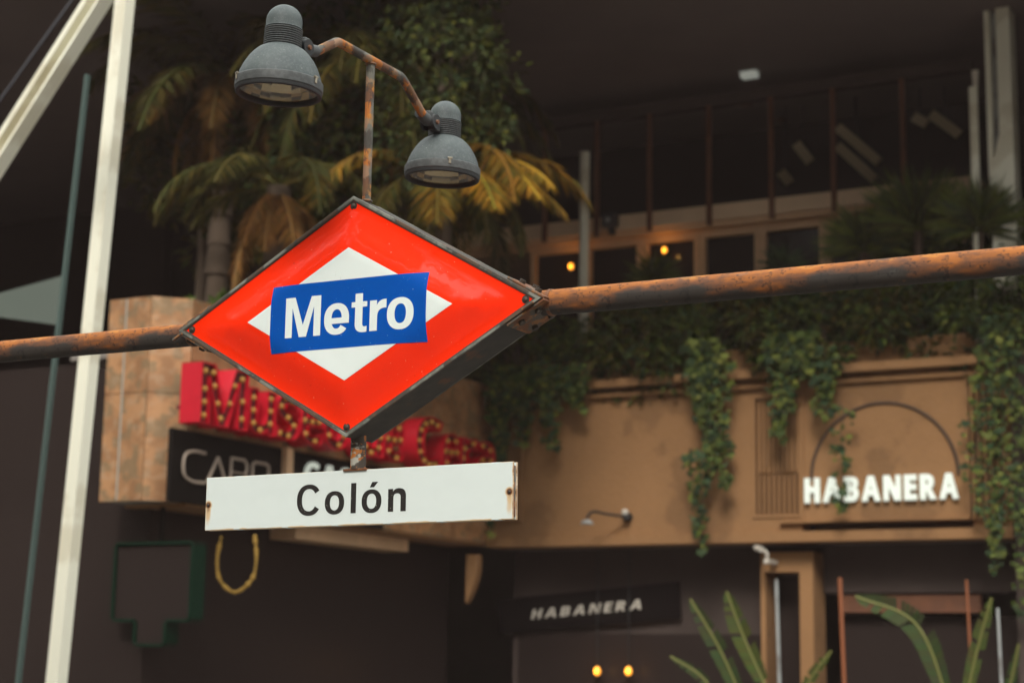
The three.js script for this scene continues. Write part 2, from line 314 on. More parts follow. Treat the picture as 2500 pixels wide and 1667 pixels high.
  obj('head_beam', bx(BX(-4.4), BX(2.75), BY(8.62), BY(8.75), bn - 0.1, bn + 0.06), M.darkWall, b);
  obj('terrace_glazing', bx(-12.3, 4.5, 5.15, 9.35, -3.7, -3.5), M.winGlass, b);
  obj('rear_wall', bx(-22, 9, 0, 9.35, -4.4, -4.2), M.concrete, b);
  obj('storey_ceiling', bx(-3.7, 4.5, 3.085, 3.17, -4.2, -0.36), M.concrete, b);
  { const sh = poly([[-22, -8.6], [-9, -7.2], [-5, -5.7], [-2, -4.9], [9, -5.4], [9, 4.5], [-22, 4.5]]), og = new THREE.ExtrudeGeometry(sh, { depth: 4, bevelEnabled: false }); og.rotateX(-Math.PI / 2); og.scale(1, 1, -1); og.scale(1, 1, -1); og.translate(0, 9.35, 0); obj('overhang', og, M.soffit, b); }  // front edge lies out of view, its outline shaped to set the facade light
  obj('right_return', bx(4.5, 4.8, 0, 9.35, -4, 0.6), M.darkWall, b);
}

// ------------------------------------------------------------------ museum wing with granite cladding
{
  const b = facThing('museum_wing', 'pink granite clad wing with chamfered corner beside the stucco restaurant', 'building', -4.2, 0, 3);
  const L = (u, n) => [u + 4.2, n - 3];
  const box = (u0, u1, y0, y1, n0, n1) => bx(u0 + 4.2, u1 + 4.2, y0, y1, n0 - 3, n1 - 3);
  obj('core', [box(-4.55, -3.745, 3.14, 5.19, 0.0, 6.25), box(-4.52, -4.0, 3.14, 5.19, 6.25, 6.555)], M.joint, b);
  // side wall slabs, 0.9 m courses
  let k = 0;
  for (const [y0, y1] of [[3.13, 3.86], [3.86, 4.54], [4.54, 5.2]]) for (let i = 0; i < 7; i++) { const n0 = 0.02 + i * 0.895; obj('granite_slab', box(-3.745, -3.7, y0 + 0.004, y1 - 0.004, n0 + 0.004, n0 + 0.887), M.granite[(k++ * 2 + i) % 3], b); }
  // front face slabs and the chamfered corner
  for (const [y0, y1] of [[3.13, 4.22], [4.22, 5.2]]) {
    obj('granite_slab', box(-4.54, -4.335, y0 + 0.004, y1 - 0.004, 6.556, 6.6), M.granite[k++ % 3], b);
    obj('granite_slab', box(-4.305, -4.0, y0 + 0.004, y1 - 0.004, 6.556, 6.6), M.granite[k++ % 3], b);
    const s = new THREE.Shape([[-3.99, 6.6], [-3.705, 6.3], [-3.745, 6.26], [-4.0, 6.54]].map(([u, n]) => new THREE.Vector2(u + 4.2, -(n - 3))));
    const g = new THREE.ExtrudeGeometry(s, { depth: y1 - y0 - 0.008, bevelEnabled: false }); g.rotateX(-Math.PI / 2); g.translate(0, y0 + 0.004, 0);
    obj('granite_slab', g, M.granite[k++ % 3], b);
  }
  obj('joint_strip', box(-4.335, -4.305, 3.14, 5.19, 6.556, 6.594), M.joint, b);
  // shop storey below: dark glazing set back under the granite
  obj('shop_front', [box(-4.7, -4.3, 0, 3.14, 0, 6.1), box(-9, -4.7, 0, 3.14, 5.7, 6.0)], M.shopGlass, b);
  obj('soffit', box(-4.5, -3.72, 3.1, 3.128, 0.0, 6.25), M.stucco, b);
  obj('soffit_beam', box(-4.3, -3.95, 2.93, 3.09, 1.6, 4.0), M.tan, b);
  obj('roof_terrace', [box(-16, -4.56, 4.9, 5.1, -3.44, 3.55), box(-6.3, -4.56, 4.9, 5.1, 3.55, 5.2)], M.concrete, b);
  obj('roof_terrace_wall', [box(-16, -4.72, 0, 5.13, 3.6, 3.9), box(-16, -12.0, 4.9, 9.35, -3.45, -3.2)], M.shopGlass, b);
  obj('end_wall', box(-16.4, -16, 0, 9.35, -3.5, 6), M.darkWall, b);
  // arched bracket under the inner corner
  const s = new THREE.Shape(); s.moveTo(0, 0); s.lineTo(0, 0.62); s.lineTo(0.16, 0.62); s.quadraticCurveTo(0.2, 0.3, 0, 0);
  const g = new THREE.ExtrudeGeometry(s, { depth: 0.12, bevelEnabled: false }); g.translate(-3.69 + 4.2 - 0.14, 2.35, -3 + 0.25);
  obj('corner_bracket', g, M.stucco, b);
}

// ------------------------------------------------------------------ lettering
const fontBold = await new FontLoader().loadAsync('fonts/droid/droid_sans_bold.typeface.json');
function text(str, size, depth, bevel = 0) {
  const g = new TextGeometry(str, { font: fontBold, size, depth, curveSegments: 6, bevelEnabled: bevel > 0, bevelSize: bevel, bevelThickness: bevel, bevelSegments: 3 });
  g.computeBoundingBox(); return g;
}
// one mesh per letter, fitted to a width; returns [mesh, x, width]
function letters(parent, str, x0, x1, y0, h, z, depth, mat, bevel = 0, gap = 0.12, slant = 0) {
  const gs = [...str].map((c) => c === ' ' ? null : text(c, 1, 1, 0)), ws = gs.map((g) => g ? g.boundingBox.max.x - g.boundingBox.min.x : 0.35);
  const total = ws.reduce((a, b) => a + b, 0) + gap * (ws.length - 1), sx = (x1 - x0) / total, out = [];
  let x = x0;
  const cap = text('E', 1, 1).boundingBox.max.y;
  gs.forEach((g, i) => {
    if (g) {
      const t = text(str[i], 1, 0.001, 0), bb = t.boundingBox;
      const q = bevel ? new TextGeometry(str[i], { font: fontBold, size: 1, depth: depth, curveSegments: 6, bevelEnabled: true, bevelSize: bevel / (h / cap), bevelThickness: bevel, bevelSegments: 3 }) : text(str[i], 1, depth);
      q.translate(-bb.min.x, 0, 0); q.scale(sx, h / cap, 1); if (slant) q.applyMatrix4(new THREE.Matrix4().makeShear(0, 0, slant, 0, 0, 0)); q.translate(x, y0, z);
      out.push([obj('letter', q, mat, parent), x, ws[i] * sx]);
    }
    x += (ws[i] + gap) * sx;
  });
  return out;
}
{
  const s = facThing('restaurant_sign', 'white rounded capital letters of the restaurant name under the arch moulding', 'sign', 1.53, 3.53, 0.02);
  letters(s, 'HABANERA', -0.9, 0.92, 0.01, 0.275, 0.035, 0.03, M.letterWhite, 0.012, 0.26);
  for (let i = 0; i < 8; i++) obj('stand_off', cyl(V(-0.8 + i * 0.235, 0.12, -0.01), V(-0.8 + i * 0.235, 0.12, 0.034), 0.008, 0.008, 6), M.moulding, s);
  const [ua, ya] = px(1220, 1422, -0.6), [ub, yb] = px(1482, 1398, -0.6);
  const t = facThing('awning_banner', 'small pale slanted restaurant name on a dark banner over the shop window', 'sign', (ua + ub) / 2, (ya + yb) / 2, -0.6);
  t.rotation.z = Math.atan2(yb - ya, ub - ua);
  obj('banner', bx(-1.3, 1.3, -0.16, 0.3, -0.04, 0), phys({ color: col(0.008, 0.006, 0.006), roughness: 0.95, specularIntensity: 0.1 }), t);
  letters(t, 'HABANERA', -(ub - ua) / 2, (ub - ua) / 2 - 0.05, 0, 0.125, 0.004, 0.008, M.letterPale, 0, 0.35, 0.35);
}
// red channel letters with bulbs along the granite side wall (faces +u; text runs from the near end to the far end)
const sideThing = (name, label, cat, n, y, u) => thing(name, label, cat, fac(u, y, n), -YAW + Math.PI / 2);   // local x = -n, y = up, z = +u
{
  const s = sideThing('museum_sign', 'red channel letters studded with yellow bulbs along the granite wing', 'sign', 6.5, 3.9, -3.7);
  const str = 'Museo de Cera', D = 0.26;
  const widths = { M: 0.86, u: 0.5, s: 0.44, e: 0.46, o: 0.5, d: 0.5, C: 0.66, r: 0.4, a: 0.48, ' ': 0.22 };
  const total = [...str].reduce((a, c) => a + widths[c] + 0.05, 0), k = 6.1 / total;
  const caps = text('M', 1, 1).boundingBox.max.y;
  let x = 0;
  const bulbGeo = new THREE.SphereGeometry(0.03, 8, 6); metric(bulbGeo);
  for (const c of str) {
    const w = widths[c] * k;
    if (c !== ' ') {
      const shapes = fontBold.generateShapes(c, 1, 4), bb = text(c, 1, 1).boundingBox;
      const sx = w / (bb.max.x - bb.min.x), sy = (c === 'M' || c === 'C' || c === 'd' ? 0.6 : 0.6) / caps;
      const map = (p) => new THREE.Vector2((p.x - bb.min.x) * sx + x, p.y * sy);
      const walls = [], back = [], spots = [];
      for (const sh of shapes) {
        const rings = [sh.getPoints(5), ...sh.holes.map((h) => h.getPoints(5))].map((r) => r.map(map));
        for (const r of rings) for (let i = 0; i < r.length; i++) {
          const a = r[i], b = r[(i + 1) % r.length], L = a.distanceTo(b); if (L < 1e-4) continue;
          const g = new THREE.BoxGeometry(L + 0.012, 0.012, D); g.rotateZ(Math.atan2(b.y - a.y, b.x - a.x)); g.translate((a.x + b.x) / 2, (a.y + b.y) / 2, D / 2 + 0.05); walls.push(g);
        }
        const S = new THREE.Shape(rings[0]); S.holes = rings.slice(1).map((r) => new THREE.Path(r));
        const g = new THREE.ExtrudeGeometry(S, { depth: 0.02, bevelEnabled: false }); g.translate(0, 0, D - 0.02); back.push(g);
        // bulbs along the middle of the strokes: grid points well inside the letter
        const inside = (px_, py_) => { let hit = false; for (const r of rings) for (let i = 0, j = r.length - 1; i < r.length; j = i++) if ((r[i].y > py_) !== (r[j].y > py_) && px_ < (r[j].x - r[i].x) * (py_ - r[i].y) / (r[j].y - r[i].y) + r[i].x) hit = !hit; return hit; };
        const dist = (px_, py_) => { let m = 9; for (const r of rings) for (let i = 0, j = r.length - 1; i < r.length; j = i++) { const ax = r[j].x, ay = r[j].y, dx = r[i].x - ax, dy = r[i].y - ay, t = clamp(((px_ - ax) * dx + (py_ - ay) * dy) / (dx * dx + dy * dy + 1e-9)); m = Math.min(m, Math.hypot(px_ - ax - dx * t, py_ - ay - dy * t)); } return m; };
        const cand = [];
        for (let gx = x; gx < x + w; gx += 0.012) for (let gy = -0.02; gy < 0.66; gy += 0.012) if (inside(gx, gy)) cand.push([dist(gx, gy), gx, gy]);
        cand.sort((p, q) => q[0] - p[0]);
        for (const [d, gx, gy] of cand) if (d > 0.028 && spots.every(([sx_, sy_]) => Math.hypot(sx_ - gx, sy_ - gy) > 0.125)) spots.push([gx, gy]);
      }
      const letter = obj('letter', walls, M.redSign, s);
      obj('letter_back', back, M.signBack, letter);
      for (const [bx_, by_] of spots) { const m = new THREE.Mesh(bulbGeo, M.bulb); m.name = 'bulb'; m.position.set(bx_, by_, D + 0.03); m.castShadow = m.receiveShadow = true; letter.add(m); }
    }
    x += w + 0.05 * k;
  }
  obj('rail', bx(0, 6.1, 0.14, 0.18, 0.003, 0.05), M.signBack, s);

  const n0 = pu(415, 1060, -3.66)[0], n1 = pu(612, 1060, -3.66)[0];
  const c = sideThing('shop_name_board', 'black board with thin outlined letters below the red letters', 'sign', 6.6, 3.12, -3.7);
  obj('board', bx(0.0, 1.86, 0, 0.72, 0.004, 0.05), M.board, c);
  const X0 = 6.6 - n0, W = n0 - n1, tb = (pts) => tube(pts.map(([a, q]) => V(X0 + a * W, 0.22 + q * 0.3, 0.07)), 0.017, 6, 60);
  const seg = (pts) => pts.slice(1).map((p, i) => cyl(V(X0 + pts[i][0] * W, 0.22 + pts[i][1] * 0.3, 0.07), V(X0 + p[0] * W, 0.22 + p[1] * 0.3, 0.07), 0.017, 0.017, 6));
  obj('letter', tb([[0.24, 1], [0.1, 1], [0.02, 0.85], [0, 0.5], [0.02, 0.15], [0.1, 0], [0.24, 0]]), M.neonOff, c);
  obj('letter', seg([[0.27, 0.02], [0.385, 0.95], [0.5, 0.02], [0.29, 0.02]]), M.neonOff, c);
  obj('letter', seg([[0.54, 0], [0.54, 1], [0.7, 1], [0.73, 0.85], [0.73, 0.62], [0.7, 0.52], [0.56, 0.52], [0.7, 0.52], [0.74, 0.4], [0.74, 0.12], [0.7, 0], [0.56, 0]]), M.neonOff, c);
  obj('letter', seg([[0.8, 0.05], [0.8, 0.9], [0.83, 1], [0.97, 1], [1, 0.9], [1, 0.05], [0.97, 0], [0.83, 0], [0.8, 0.05]]), M.neonOff, c);
  const j = sideThing('wooden_jamb', 'narrow tan post between the two black shop boards', 'post', 4.7, 0, -3.7);
  obj('post', bx(0, 0.12, 3.135, 3.86, 0.004, 0.09), M.tan, j);
  
  const na = pu(695, 1070, -3.66)[0];
  const d = sideThing('lit_name_board', 'black board with bold cream letters beside the tan post', 'sign', 4.56, 3.12, -3.7);
  obj('board', bx(0, 1.9, 0, 0.72, 0.004, 0.05), M.board, d);
  letters(d, 'CASA', 4.56 - na, 4.56 - na + 1.3, 0.3, 0.33, 0.052, 0.02, M.letterWhite, 0, 0.12);
}
{ // pharmacy cross hanging below the wing, and the gilded garland in the shop
  const n = 6.35, [u0, y0] = px(250, 1480, n), [u1, y1] = px(440, 1245, n), w = (u1 - u0), cx = (u0 + u1) / 2, h = y1 - y0;
  const c = facThing('pharmacy_cross', 'unlit pharmacy cross with dark green edges under the granite wing', 'sign', cx, y0, n);
  const a = w / 2, s = 0.19, H = h;
  const P = [[-s, 0], [s, 0], [s, H * 0.24], [a, H * 0.24], [a, H], [-a, H], [-a, H * 0.24], [-s, H * 0.24]];
  const up = [...P]; // lower half of the cross; the upper arm rises behind the soffit
  const sh = poly(up), g = new THREE.ExtrudeGeometry(sh, { depth: 0.16, bevelEnabled: false }); g.translate(0, 0, -0.2);
  obj('box', g, phys({ color: col(0.028, 0.02, 0.018), roughness: 0.9, specularIntensity: 0.1 }), c);
  for (let i = 0; i < up.length; i++) { const p = up[i], q = up[(i + 1) % up.length], L = Math.hypot(q[0] - p[0], q[1] - p[1]), t = new THREE.BoxGeometry(L - 0.03, 0.028, 0.21); t.rotateZ(Math.atan2(q[1] - p[1], q[0] - p[0])); t.translate((p[0] + q[0]) / 2, (p[1] + q[1]) / 2, -0.11); obj('edge_trim', t, M.greenTrim, c); }
  obj('hanger', bx(-0.02, 0.02, H + 0.02, 3.098 - y0, -0.15, -0.11), M.board, c);
  const m = 5.6, [ga, gy] = px(500, 1235, m), [gb, gy2] = px(585, 1360, m), gw = gb - ga, gh = gy - gy2;
  const o = facThing('gilded_garland', 'gold bead garland hanging in a loop in the dark shop', 'garland', (ga + gb) / 2, gy2, m);
  const cv = new THREE.CatmullRomCurve3([V(-gw * 0.42, gh, 0), V(-gw * 0.5, gh * 0.6, 0), V(-gw * 0.4, gh * 0.22, 0), V(0, 0, 0), V(gw * 0.42, gh * 0.25, 0), V(gw * 0.5, gh * 0.6, 0), V(gw * 0.44, gh, 0)]);
  const bead = new THREE.SphereGeometry(0.026, 8, 6); metric(bead);
  for (let i = 0; i <= 30; i++) { const p = cv.getPointAt(i / 30), b = new THREE.Mesh(bead, M.gold); b.name = 'bead'; b.position.copy(p); b.scale.setScalar(rr(0.65, 1.15)); o.add(b); }
  for (const sx of [-0.42, 0.44]) obj('cord', cyl(V(gw * sx, gh, 0), V(gw * sx, 3.1 - gy2, 0), 0.004, 0.004, 5), M.board, o);
}
// ------------------------------------------------------------------ small fittings on the facade
{
  const [u, y] = px(1443, 1188, 0.02), [ua, ya] = px(1358, 1176, 0.5), [ub, yb] = px(1350, 1200, 0.5);
  const s = facThing('wall_spotlight', 'black swan neck wall light on the brown stucco', 'wall light', u, y, 0.02);
  obj('mount', [cyl(V(0, 0, -0.018), V(0, 0, 0.05), 0.06, 0.05, 16), new THREE.SphereGeometry(0.05, 12, 8).translate(0.01, -0.01, 0.07)], M.rubber, s);
  obj('cap', new THREE.SphereGeometry(0.045, 12, 8).translate(-0.01, 0.055, 0.07), M.letterPale, s);
  obj('arm', tube([V(0, 0, 0.07), V((ua - u) * 0.5, (ya - y) * 0.55, 0.3), V(ua - u, ya - y, 0.48), V(ub - u, yb - y + 0.05, 0.5)], 0.017, 8, 24), M.rubber, s);
  obj('shade', cyl(V(ub - u, yb - y - 0.02, 0.5), V(ub - u, yb - y + 0.03, 0.5), 0.085, 0.05, 16), M.greySteel, s);
}
{
  const [u, y] = px(1748, 1268, 0.1);
  const s = facThing('security_camera', 'small white security camera under the lintel by the doorway', 'camera', u, y, 0.1);
  obj('body', [cyl(V(-0.06, 0.05, 0), V(0.03, 0.03, 0.06), 0.035, 0.035, 12)], M.letterPale, s);
  obj('arm', tube([V(0.03, 0.03, 0), V(0.07, -0.02, -0.02), V(0.06, -0.09, -0.05)], 0.022, 8, 12), M.letterPale, s);
  obj('base', [bx(0.03, 0.09, -0.13, -0.08, -0.4, -0.02)], M.letterPale, s);
}
function pole(name, label, cat, x0, y0, x1, y1, n, r, mat, group, round = true) {     // straight pole through two points of the plane n, carried on down to the ground
  const [ua, ya] = px(x0, y0, n), [ub, yb] = px(x1, y1, n), s = (0 - yb) / (ya - yb), ug = ub + (ua - ub) * s;
  const t = facThing(name, label, cat, ug, 0, n, group);
  const g = round ? cyl(V(0, 0, 0), V(ua - ug, ya, 0), r, r, 12) : bx(-r, r, 0, ya, -r, r);
  obj('shaft', g, mat, t);
  obj('foot', cyl(V(0, 0, 0), V(0, 0.03, 0), r * 2.2, r * 2.2, 12), mat, t);
  return [t, ua - ug, ya];
}
for (const [a, lab] of [[[1930, 1332, 1940, 1568, 0.9, 0.026, M.orangePost], 'rusty orange pole in front of the shop opening, between two banana leaves'], [[2221, 1335, 2230, 1500, 1.0, 0.016, M.orangePost], 'thin rusty pole in front of the shop opening by the ivy'], [[1784, 1335, 1789, 1505, 0.5, 0.021, M.greySteel], 'grey steel pole in front of the restaurant doorway'], [[2293, 1400, 2298, 1500, 1.2, 0.016, M.greySteel], 'thin grey pole beside the ivy curtain']]) {
  const [t, dx, yy] = pole('pole', lab, 'pole', ...a);
  obj('cap', new THREE.SphereGeometry(a[5] * 1.15, 8, 6).translate(dx, yy, 0), a[6], t);
}
{
  const n = -0.55, [u, y0] = px(1341, 655, n), [, y1] = px(1341, 350, n);
  const t = facThing('round_column', 'pale round steel column in front of the terrace windows', 'column', u, 5.15, n);
  obj('shaft', cyl(V(0, 0.01, 0), V(0, y1 - 5.15, 0), 0.068, 0.068, 20), M.paleSteel, t);
  obj('base_plate', bx(-0.14, 0.14, 0, 0.02, -0.14, 0.14), M.paleSteel, t);
}
{
  const n = -0.1, [ua, ya] = px(2262, 0, n), [ub, yb] = px(2322, 0, n), [uc, yc] = px(2318, 478, n);
  const t = facThing('steel_column', 'grey boxed steel column rising past the terrace corner', 'column', ub, 5.16, n), w = ub - ua;
  obj('box', bx(-w * 0.52, 0, 0, 9.34 - 5.16, -0.2, 0.1), M.paleSteel, t);
  obj('web', bx(-w * 0.8, -w * 0.52, 2.2, 9.34 - 5.16, -0.16, -0.02), M.greySteel, t);
  obj('flange', bx(-w, -w * 0.8, 2.0, 9.34 - 5.16, -0.2, 0.06), M.paleSteel, t);
  const gs = new THREE.Shape([[-w * 0.9, 2.2], [-w * 0.52, 2.65], [-w * 0.52, 0.6], [-w * 0.9, 0.6]].map((p) => new THREE.Vector2(...p)));
  const gg = new THREE.ExtrudeGeometry(gs, { depth: 0.06, bevelEnabled: false }); gg.translate(0, 0, 0.03);
  obj('gusset', gg, M.paleSteel, t);
  const [ud, yd] = px(2243, 430, n + 0.1), [, ye] = px(2243, 200, n + 0.1);
  const s = facThing('pipe_post', 'slim pale post with a lamp head beside the steel column', 'post', ud, 5.17, n + 0.1);
  obj('shaft', cyl(V(0, 0, 0), V(0, ye - 5.17, 0), 0.055, 0.055, 12), M.paleSteel, s);
  obj('head', [cyl(V(0.03, ye - 5.17, 0), V(0.03, ye - 5.17 + 0.2, 0), 0.03, 0.045, 12)], M.letterPale, s);
}
{
  const [u, y] = px(1406, 515, -0.94);
  const s = facThing('speaker_box', 'small black floodlight box on the balcony band', 'floodlight', u, y, -0.94);
  obj('housing', bx(-0.1, 0.1, -0.05, 0.12, 0, 0.14), M.rubber, s);
  obj('bracket', bx(-0.03, 0.03, -0.14, -0.052, -0.05, 0.06), M.rubber, s);
  obj('lens', bx(-0.03, 0.04, 0.0, 0.06, 0.142, 0.15), M.greySteel, s);
}
// pale boards added behind the terrace posts in place of reflections in the glazing
[[1925, 292, 2020, 372], [1925, 335, 2010, 412], [2140, 262, 2205, 310], [1830, 330, 1862, 372], [1795, 395, 1815, 420], [2100, 268, 2130, 285]].forEach(([x0, y0, x1, y1], i) => {
  const n = -2.6, [ua, ya] = px(x0, y0, n), [ub, yb] = px(x1, y1, n);
  const o = facThing('reflection_streak', ['pale slanted reflection streak built as a board behind the terrace posts, upper of a pair', 'pale slanted reflection streak built as a board behind the terrace posts, lower of a pair', 'short pale slanted reflection streak built as a board by the terrace corner', 'small pale reflection streak built as a board tilted behind the balcony post', 'smallest pale reflection streak built as a board low behind the balcony post', 'stubby pale reflection streak built as a board high beside the terrace corner'][i], 'board', (ua + ub) / 2, (ya + yb) / 2, n, 'added boards standing in for reflections behind the terrace');
  const L = Math.hypot(ub - ua, yb - ya), g = new THREE.BoxGeometry(L, 0.13, 0.05); g.rotateZ(Math.atan2(yb - ya, ub - ua));
  obj('board', g, M.streakPale, o);
  obj('hanger', cyl(V(0, 0, 0), V(0, 9.35 - (ya + yb) / 2, 0), 0.012, 0.012, 6), M.rubber, o);
});
// glowing pendant lamps
function pendant(name, label, x, y, n, r, top, mount) {
  const [u, yy] = px(x, y, n), p = facThing(name, label, 'lamp', u, yy, n, 'small amber lamps');
  const g = new THREE.SphereGeometry(r, 14, 10); g.scale(1, 1.35, 1);
  obj('bulb', g, M.glow, p);
  obj('cord', cyl(V(0, r * 1.3, 0), V(0, top - yy, 0), 0.008, 0.008, 6), M.rubber, p);
  const l = new THREE.PointLight(col(1, 0.5, 0.12), 0.05); l.position.set(0, 0, r + 0.05); l.castShadow = true; p.add(l);
}
pendant('amber_pendant', 'amber pendant lamp in front of the terrace window left of the pale round column', 1312, 612, -1.12, 0.037, 7.0);
pendant('amber_pendant', 'amber pendant lamp in front of the terrace window right of the pale round column', 1527, 575, -1.12, 0.037, 7.0);
pendant('amber_pendant', 'amber pendant lamp under the slanted restaurant banner, farther from the banana plant', 1372, 1541, -0.5, 0.044, 3.07);
pendant('amber_pendant', 'amber pendant lamp under the slanted restaurant banner, nearer the banana plant', 1444, 1541, -0.5, 0.044, 3.07);
{
  // fittings on the dark soffit
  const d = rayOf(1722, 164), t = (9.345 - 1.6) / d.y, p = V(d.x * t, 9.345, 1.6 * 0 + d.z * t);
  const f = thing('ceiling_light', 'small white light fitting on the dark soffit', 'ceiling light', p, -YAW);
  obj('diffuser', rbx(-0.11, 0.11, -0.09, -0.012, -0.07, 0.07, 0.01), M.fixture, f);
  obj('frame', bx(-0.13, 0.13, -0.012, 0, -0.09, 0.09), M.greySteel, f);
  for (const [x, y, r, lab] of [[1705, 238, 0.16, 'larger brown dome lamp on the dark soffit'], [1795, 278, 0.09, 'smaller brown dome lamp on the dark soffit']]) {
    const dd = rayOf(x, y), tt = (9.2 - 1.6) / dd.y, q = V(dd.x * tt, 9.2, dd.z * tt);
    const o = thing('dome_lamp', lab, 'ceiling light', q, -YAW, 'brown dome lamps');
    const g = new THREE.SphereGeometry(r, 20, 8, 0, Math.PI * 2, 0, Math.PI / 2); g.scale(1, 0.5, 1);
    obj('shade', g, M.stuccoDark, o); obj('stem', cyl(V(0, r * 0.45, 0), V(0, 0.15, 0), 0.012, 0.012, 6), M.rubber, o);
  }
}
// ------------------------------------------------------------------ white struts and glass fins at the edge of the plaza canopy
{
  const n = 9, channel = (len) => {                        // a channel section along +y
    const g = [];
    return g;
  };
  const strut = (label, x0, y0, x1, y1, n, w, dep, open, extendUp) => {
    const [ua, ya] = px(x0, y0, n), [ub, yb] = px(x1, y1, n), dir = V(ua - ub, ya - yb, 0), len0 = dir.length(); dir.normalize();
    const foot = V(ub, yb, 0).addScaledVector(dir, -yb / dir.y), top = V(ua, ya, 0).addScaledVector(dir, extendUp), L = top.distanceTo(foot);
    const t = facThing('canopy_strut', label, 'strut', foot.x, 0, n), inner = Math.atan2(-dir.x, dir.y);
    const rot = (g) => g.applyMatrix4(new THREE.Matrix4().makeRotationZ(inner));
    if (open) {
      obj('outer_flange', rot(bx(-w / 2, -w * 0.2, 0, L, -dep / 2, dep / 2)), M.paleSteel, t);
      obj('web', rot(bx(-w * 0.2, w * 0.32, 0, L, -dep / 2, -dep * 0.1)), M.paleSteel, t);
      obj('inner_flange', rot(bx(w * 0.32, w / 2, 0, L, -dep / 2, dep / 2)), M.paleSteel, t);
    } else obj('shaft', rot(bx(-w / 2, w / 2, 0, L, -dep / 2, dep / 2)), M.paleSteel, t);
    obj('base_plate', bx(-w, w, 0, 0.03, -dep, dep), M.greySteel, t);
    return t;
  };
  strut('tall white leaning strut beside the granite wing', 277, 90, 128, 1568, n, 0.126, 0.12, false, 2.0);
  strut('pale channel section strut leaning steeply across the upper corner', 224, 0, -12, 372, n + 1, 0.16, 0.14, true, 1.5);
  const fin = (label, x0, y0, x1, y1, n, w) => {
    const [ua, ya] = px(x0, y0, n), [ub, yb] = px(x1, y1, n), dir = V(ua - ub, ya - yb, 0).normalize(), foot = V(ub, yb, 0).addScaledVector(dir, -yb / dir.y), L = V(ua, ya, 0).distanceTo(foot);
    const t = facThing('glass_fin', label, 'glass fin', foot.x, 0, n);
    const g = bx(-w / 2, w / 2, 0, L, -0.05, 0); g.applyMatrix4(new THREE.Matrix4().makeRotationZ(Math.atan2(-dir.x, dir.y)));
    obj('pane', g, M.greenGlass, t); obj('shoe', bx(-0.06, 0.06, 0, 0.1, -0.08, 0.03), M.greySteel, t);
  };
  fin('thin green glass fin standing behind the tall white strut', 196, 170, 36, 1568, n - 1, 0.03);
  // tilted canopy panel
  const m = 7.5, A = px(-120, 705, m + 1), B = px(140, 634, m), C = px(132, 746, m), D = px(-120, 712, m + 1);
  const c0 = fac(B[0], 0, m), pts = [fac(A[0], A[1], m + 1), fac(B[0], B[1], m), fac(C[0], C[1], m), fac(D[0], D[1], m + 1)];
  const t = thing('glass_canopy', 'pale green tilted glass canopy fixed to the thin glass fin', 'canopy', V(pts[1].x, pts[2].y, pts[1].z));
  const q = pts.map((p) => p.clone().sub(t.position)), back = q.map((p) => p.clone().add(V(-0.012, 0.004, -0.03)));
  const pos = []; const tri = (a, b, c) => pos.push(...a.toArray(), ...b.toArray(), ...c.toArray());
  tri(q[0], q[3], q[2]); tri(q[0], q[2], q[1]); tri(back[0], back[2], back[3]); tri(back[0], back[1], back[2]);
  for (let i = 0; i < 4; i++) { const j = (i + 1) % 4; tri(q[i], q[j], back[j]); tri(q[i], back[j], back[i]); }
  const g = new THREE.BufferGeometry(); g.setAttribute('position', new THREE.Float32BufferAttribute(pos, 3)); g.computeVertexNormals();
  obj('panel', g, std({ color: col(0.1, 0.12, 0.1), roughness: 0.5 }), t);
  // stay cable
  const [ca, cya] = px(165, 0, n), [cb, cyb] = px(-30, 270, n);
  const cb0 = facThing('stay_cable', 'thin dark stay cable running parallel to the pale channel strut', 'cable', cb, cyb, n);
  const dv = V(ca - cb, cya - cyb, 0);
  obj('cable', cyl(dv.clone().multiplyScalar(-0.8), dv.clone().multiplyScalar(1.6), 0.014, 0.014, 8), std({ color: col(0.05, 0.05, 0.06), roughness: 0.5 }), cb0);
}

// ------------------------------------------------------------------ planting
class Leaves {
  constructor() { this.p = []; this.c = []; }
  tri(a, b, c, k) { this.p.push(a.x, a.y, a.z, b.x, b.y, b.z, c.x, c.y, c.z); for (let i = 0; i < 3; i++) this.c.push(...k); }
  leaf(o, dir, nrm, len, wid, k, fold = 0.25) {               // pointed leaf folded on its midrib
    const side = dir.clone().cross(nrm).normalize(), tip = o.clone().addScaledVector(dir, len).addScaledVector(nrm, -len * 0.15), mid = o.clone().addScaledVector(dir, len * 0.42);
    const l = mid.clone().addScaledVector(side, wid / 2).addScaledVector(nrm, wid * fold), r = mid.clone().addScaledVector(side, -wid / 2).addScaledVector(nrm, wid * fold);
    this.tri(o, l, tip, k); this.tri(o, tip, r, k);
  }
  ivy(o, dir, nrm, s, k) {                                     // three-lobed leaf
    const side = dir.clone().cross(nrm).normalize(), P = (a, b, c = 0) => o.clone().addScaledVector(side, a * s).addScaledVector(dir, b * s).addScaledVector(nrm, c * s);
    const tip = P(0, 1, -0.12), c = P(0, 0.35, 0.06), l = P(-0.55, 0.5), r = P(0.55, 0.5), l2 = P(-0.38, -0.05), r2 = P(0.38, -0.05), li = P(-0.2, 0.62), ri = P(0.2, 0.62), b = P(0, 0.08);
    this.tri(c, li, tip, k); this.tri(c, tip, ri, k); this.tri(c, l, li, k); this.tri(c, ri, r, k); this.tri(c, l2, l, k); this.tri(c, r, r2, k); this.tri(b, l2, c, k); this.tri(b, c, r2, k);
  }
  build(name, parent, stuff = true, mat = M.leaf) {
    const g = new THREE.BufferGeometry();
    g.setAttribute('position', new THREE.Float32BufferAttribute(this.p, 3)); g.setAttribute('color', new THREE.Float32BufferAttribute(this.c, 3)); g.computeVertexNormals();
    const m = obj(name, g, mat, parent); if (stuff) m.userData.kind = 'stuff'; return m;
  }
}
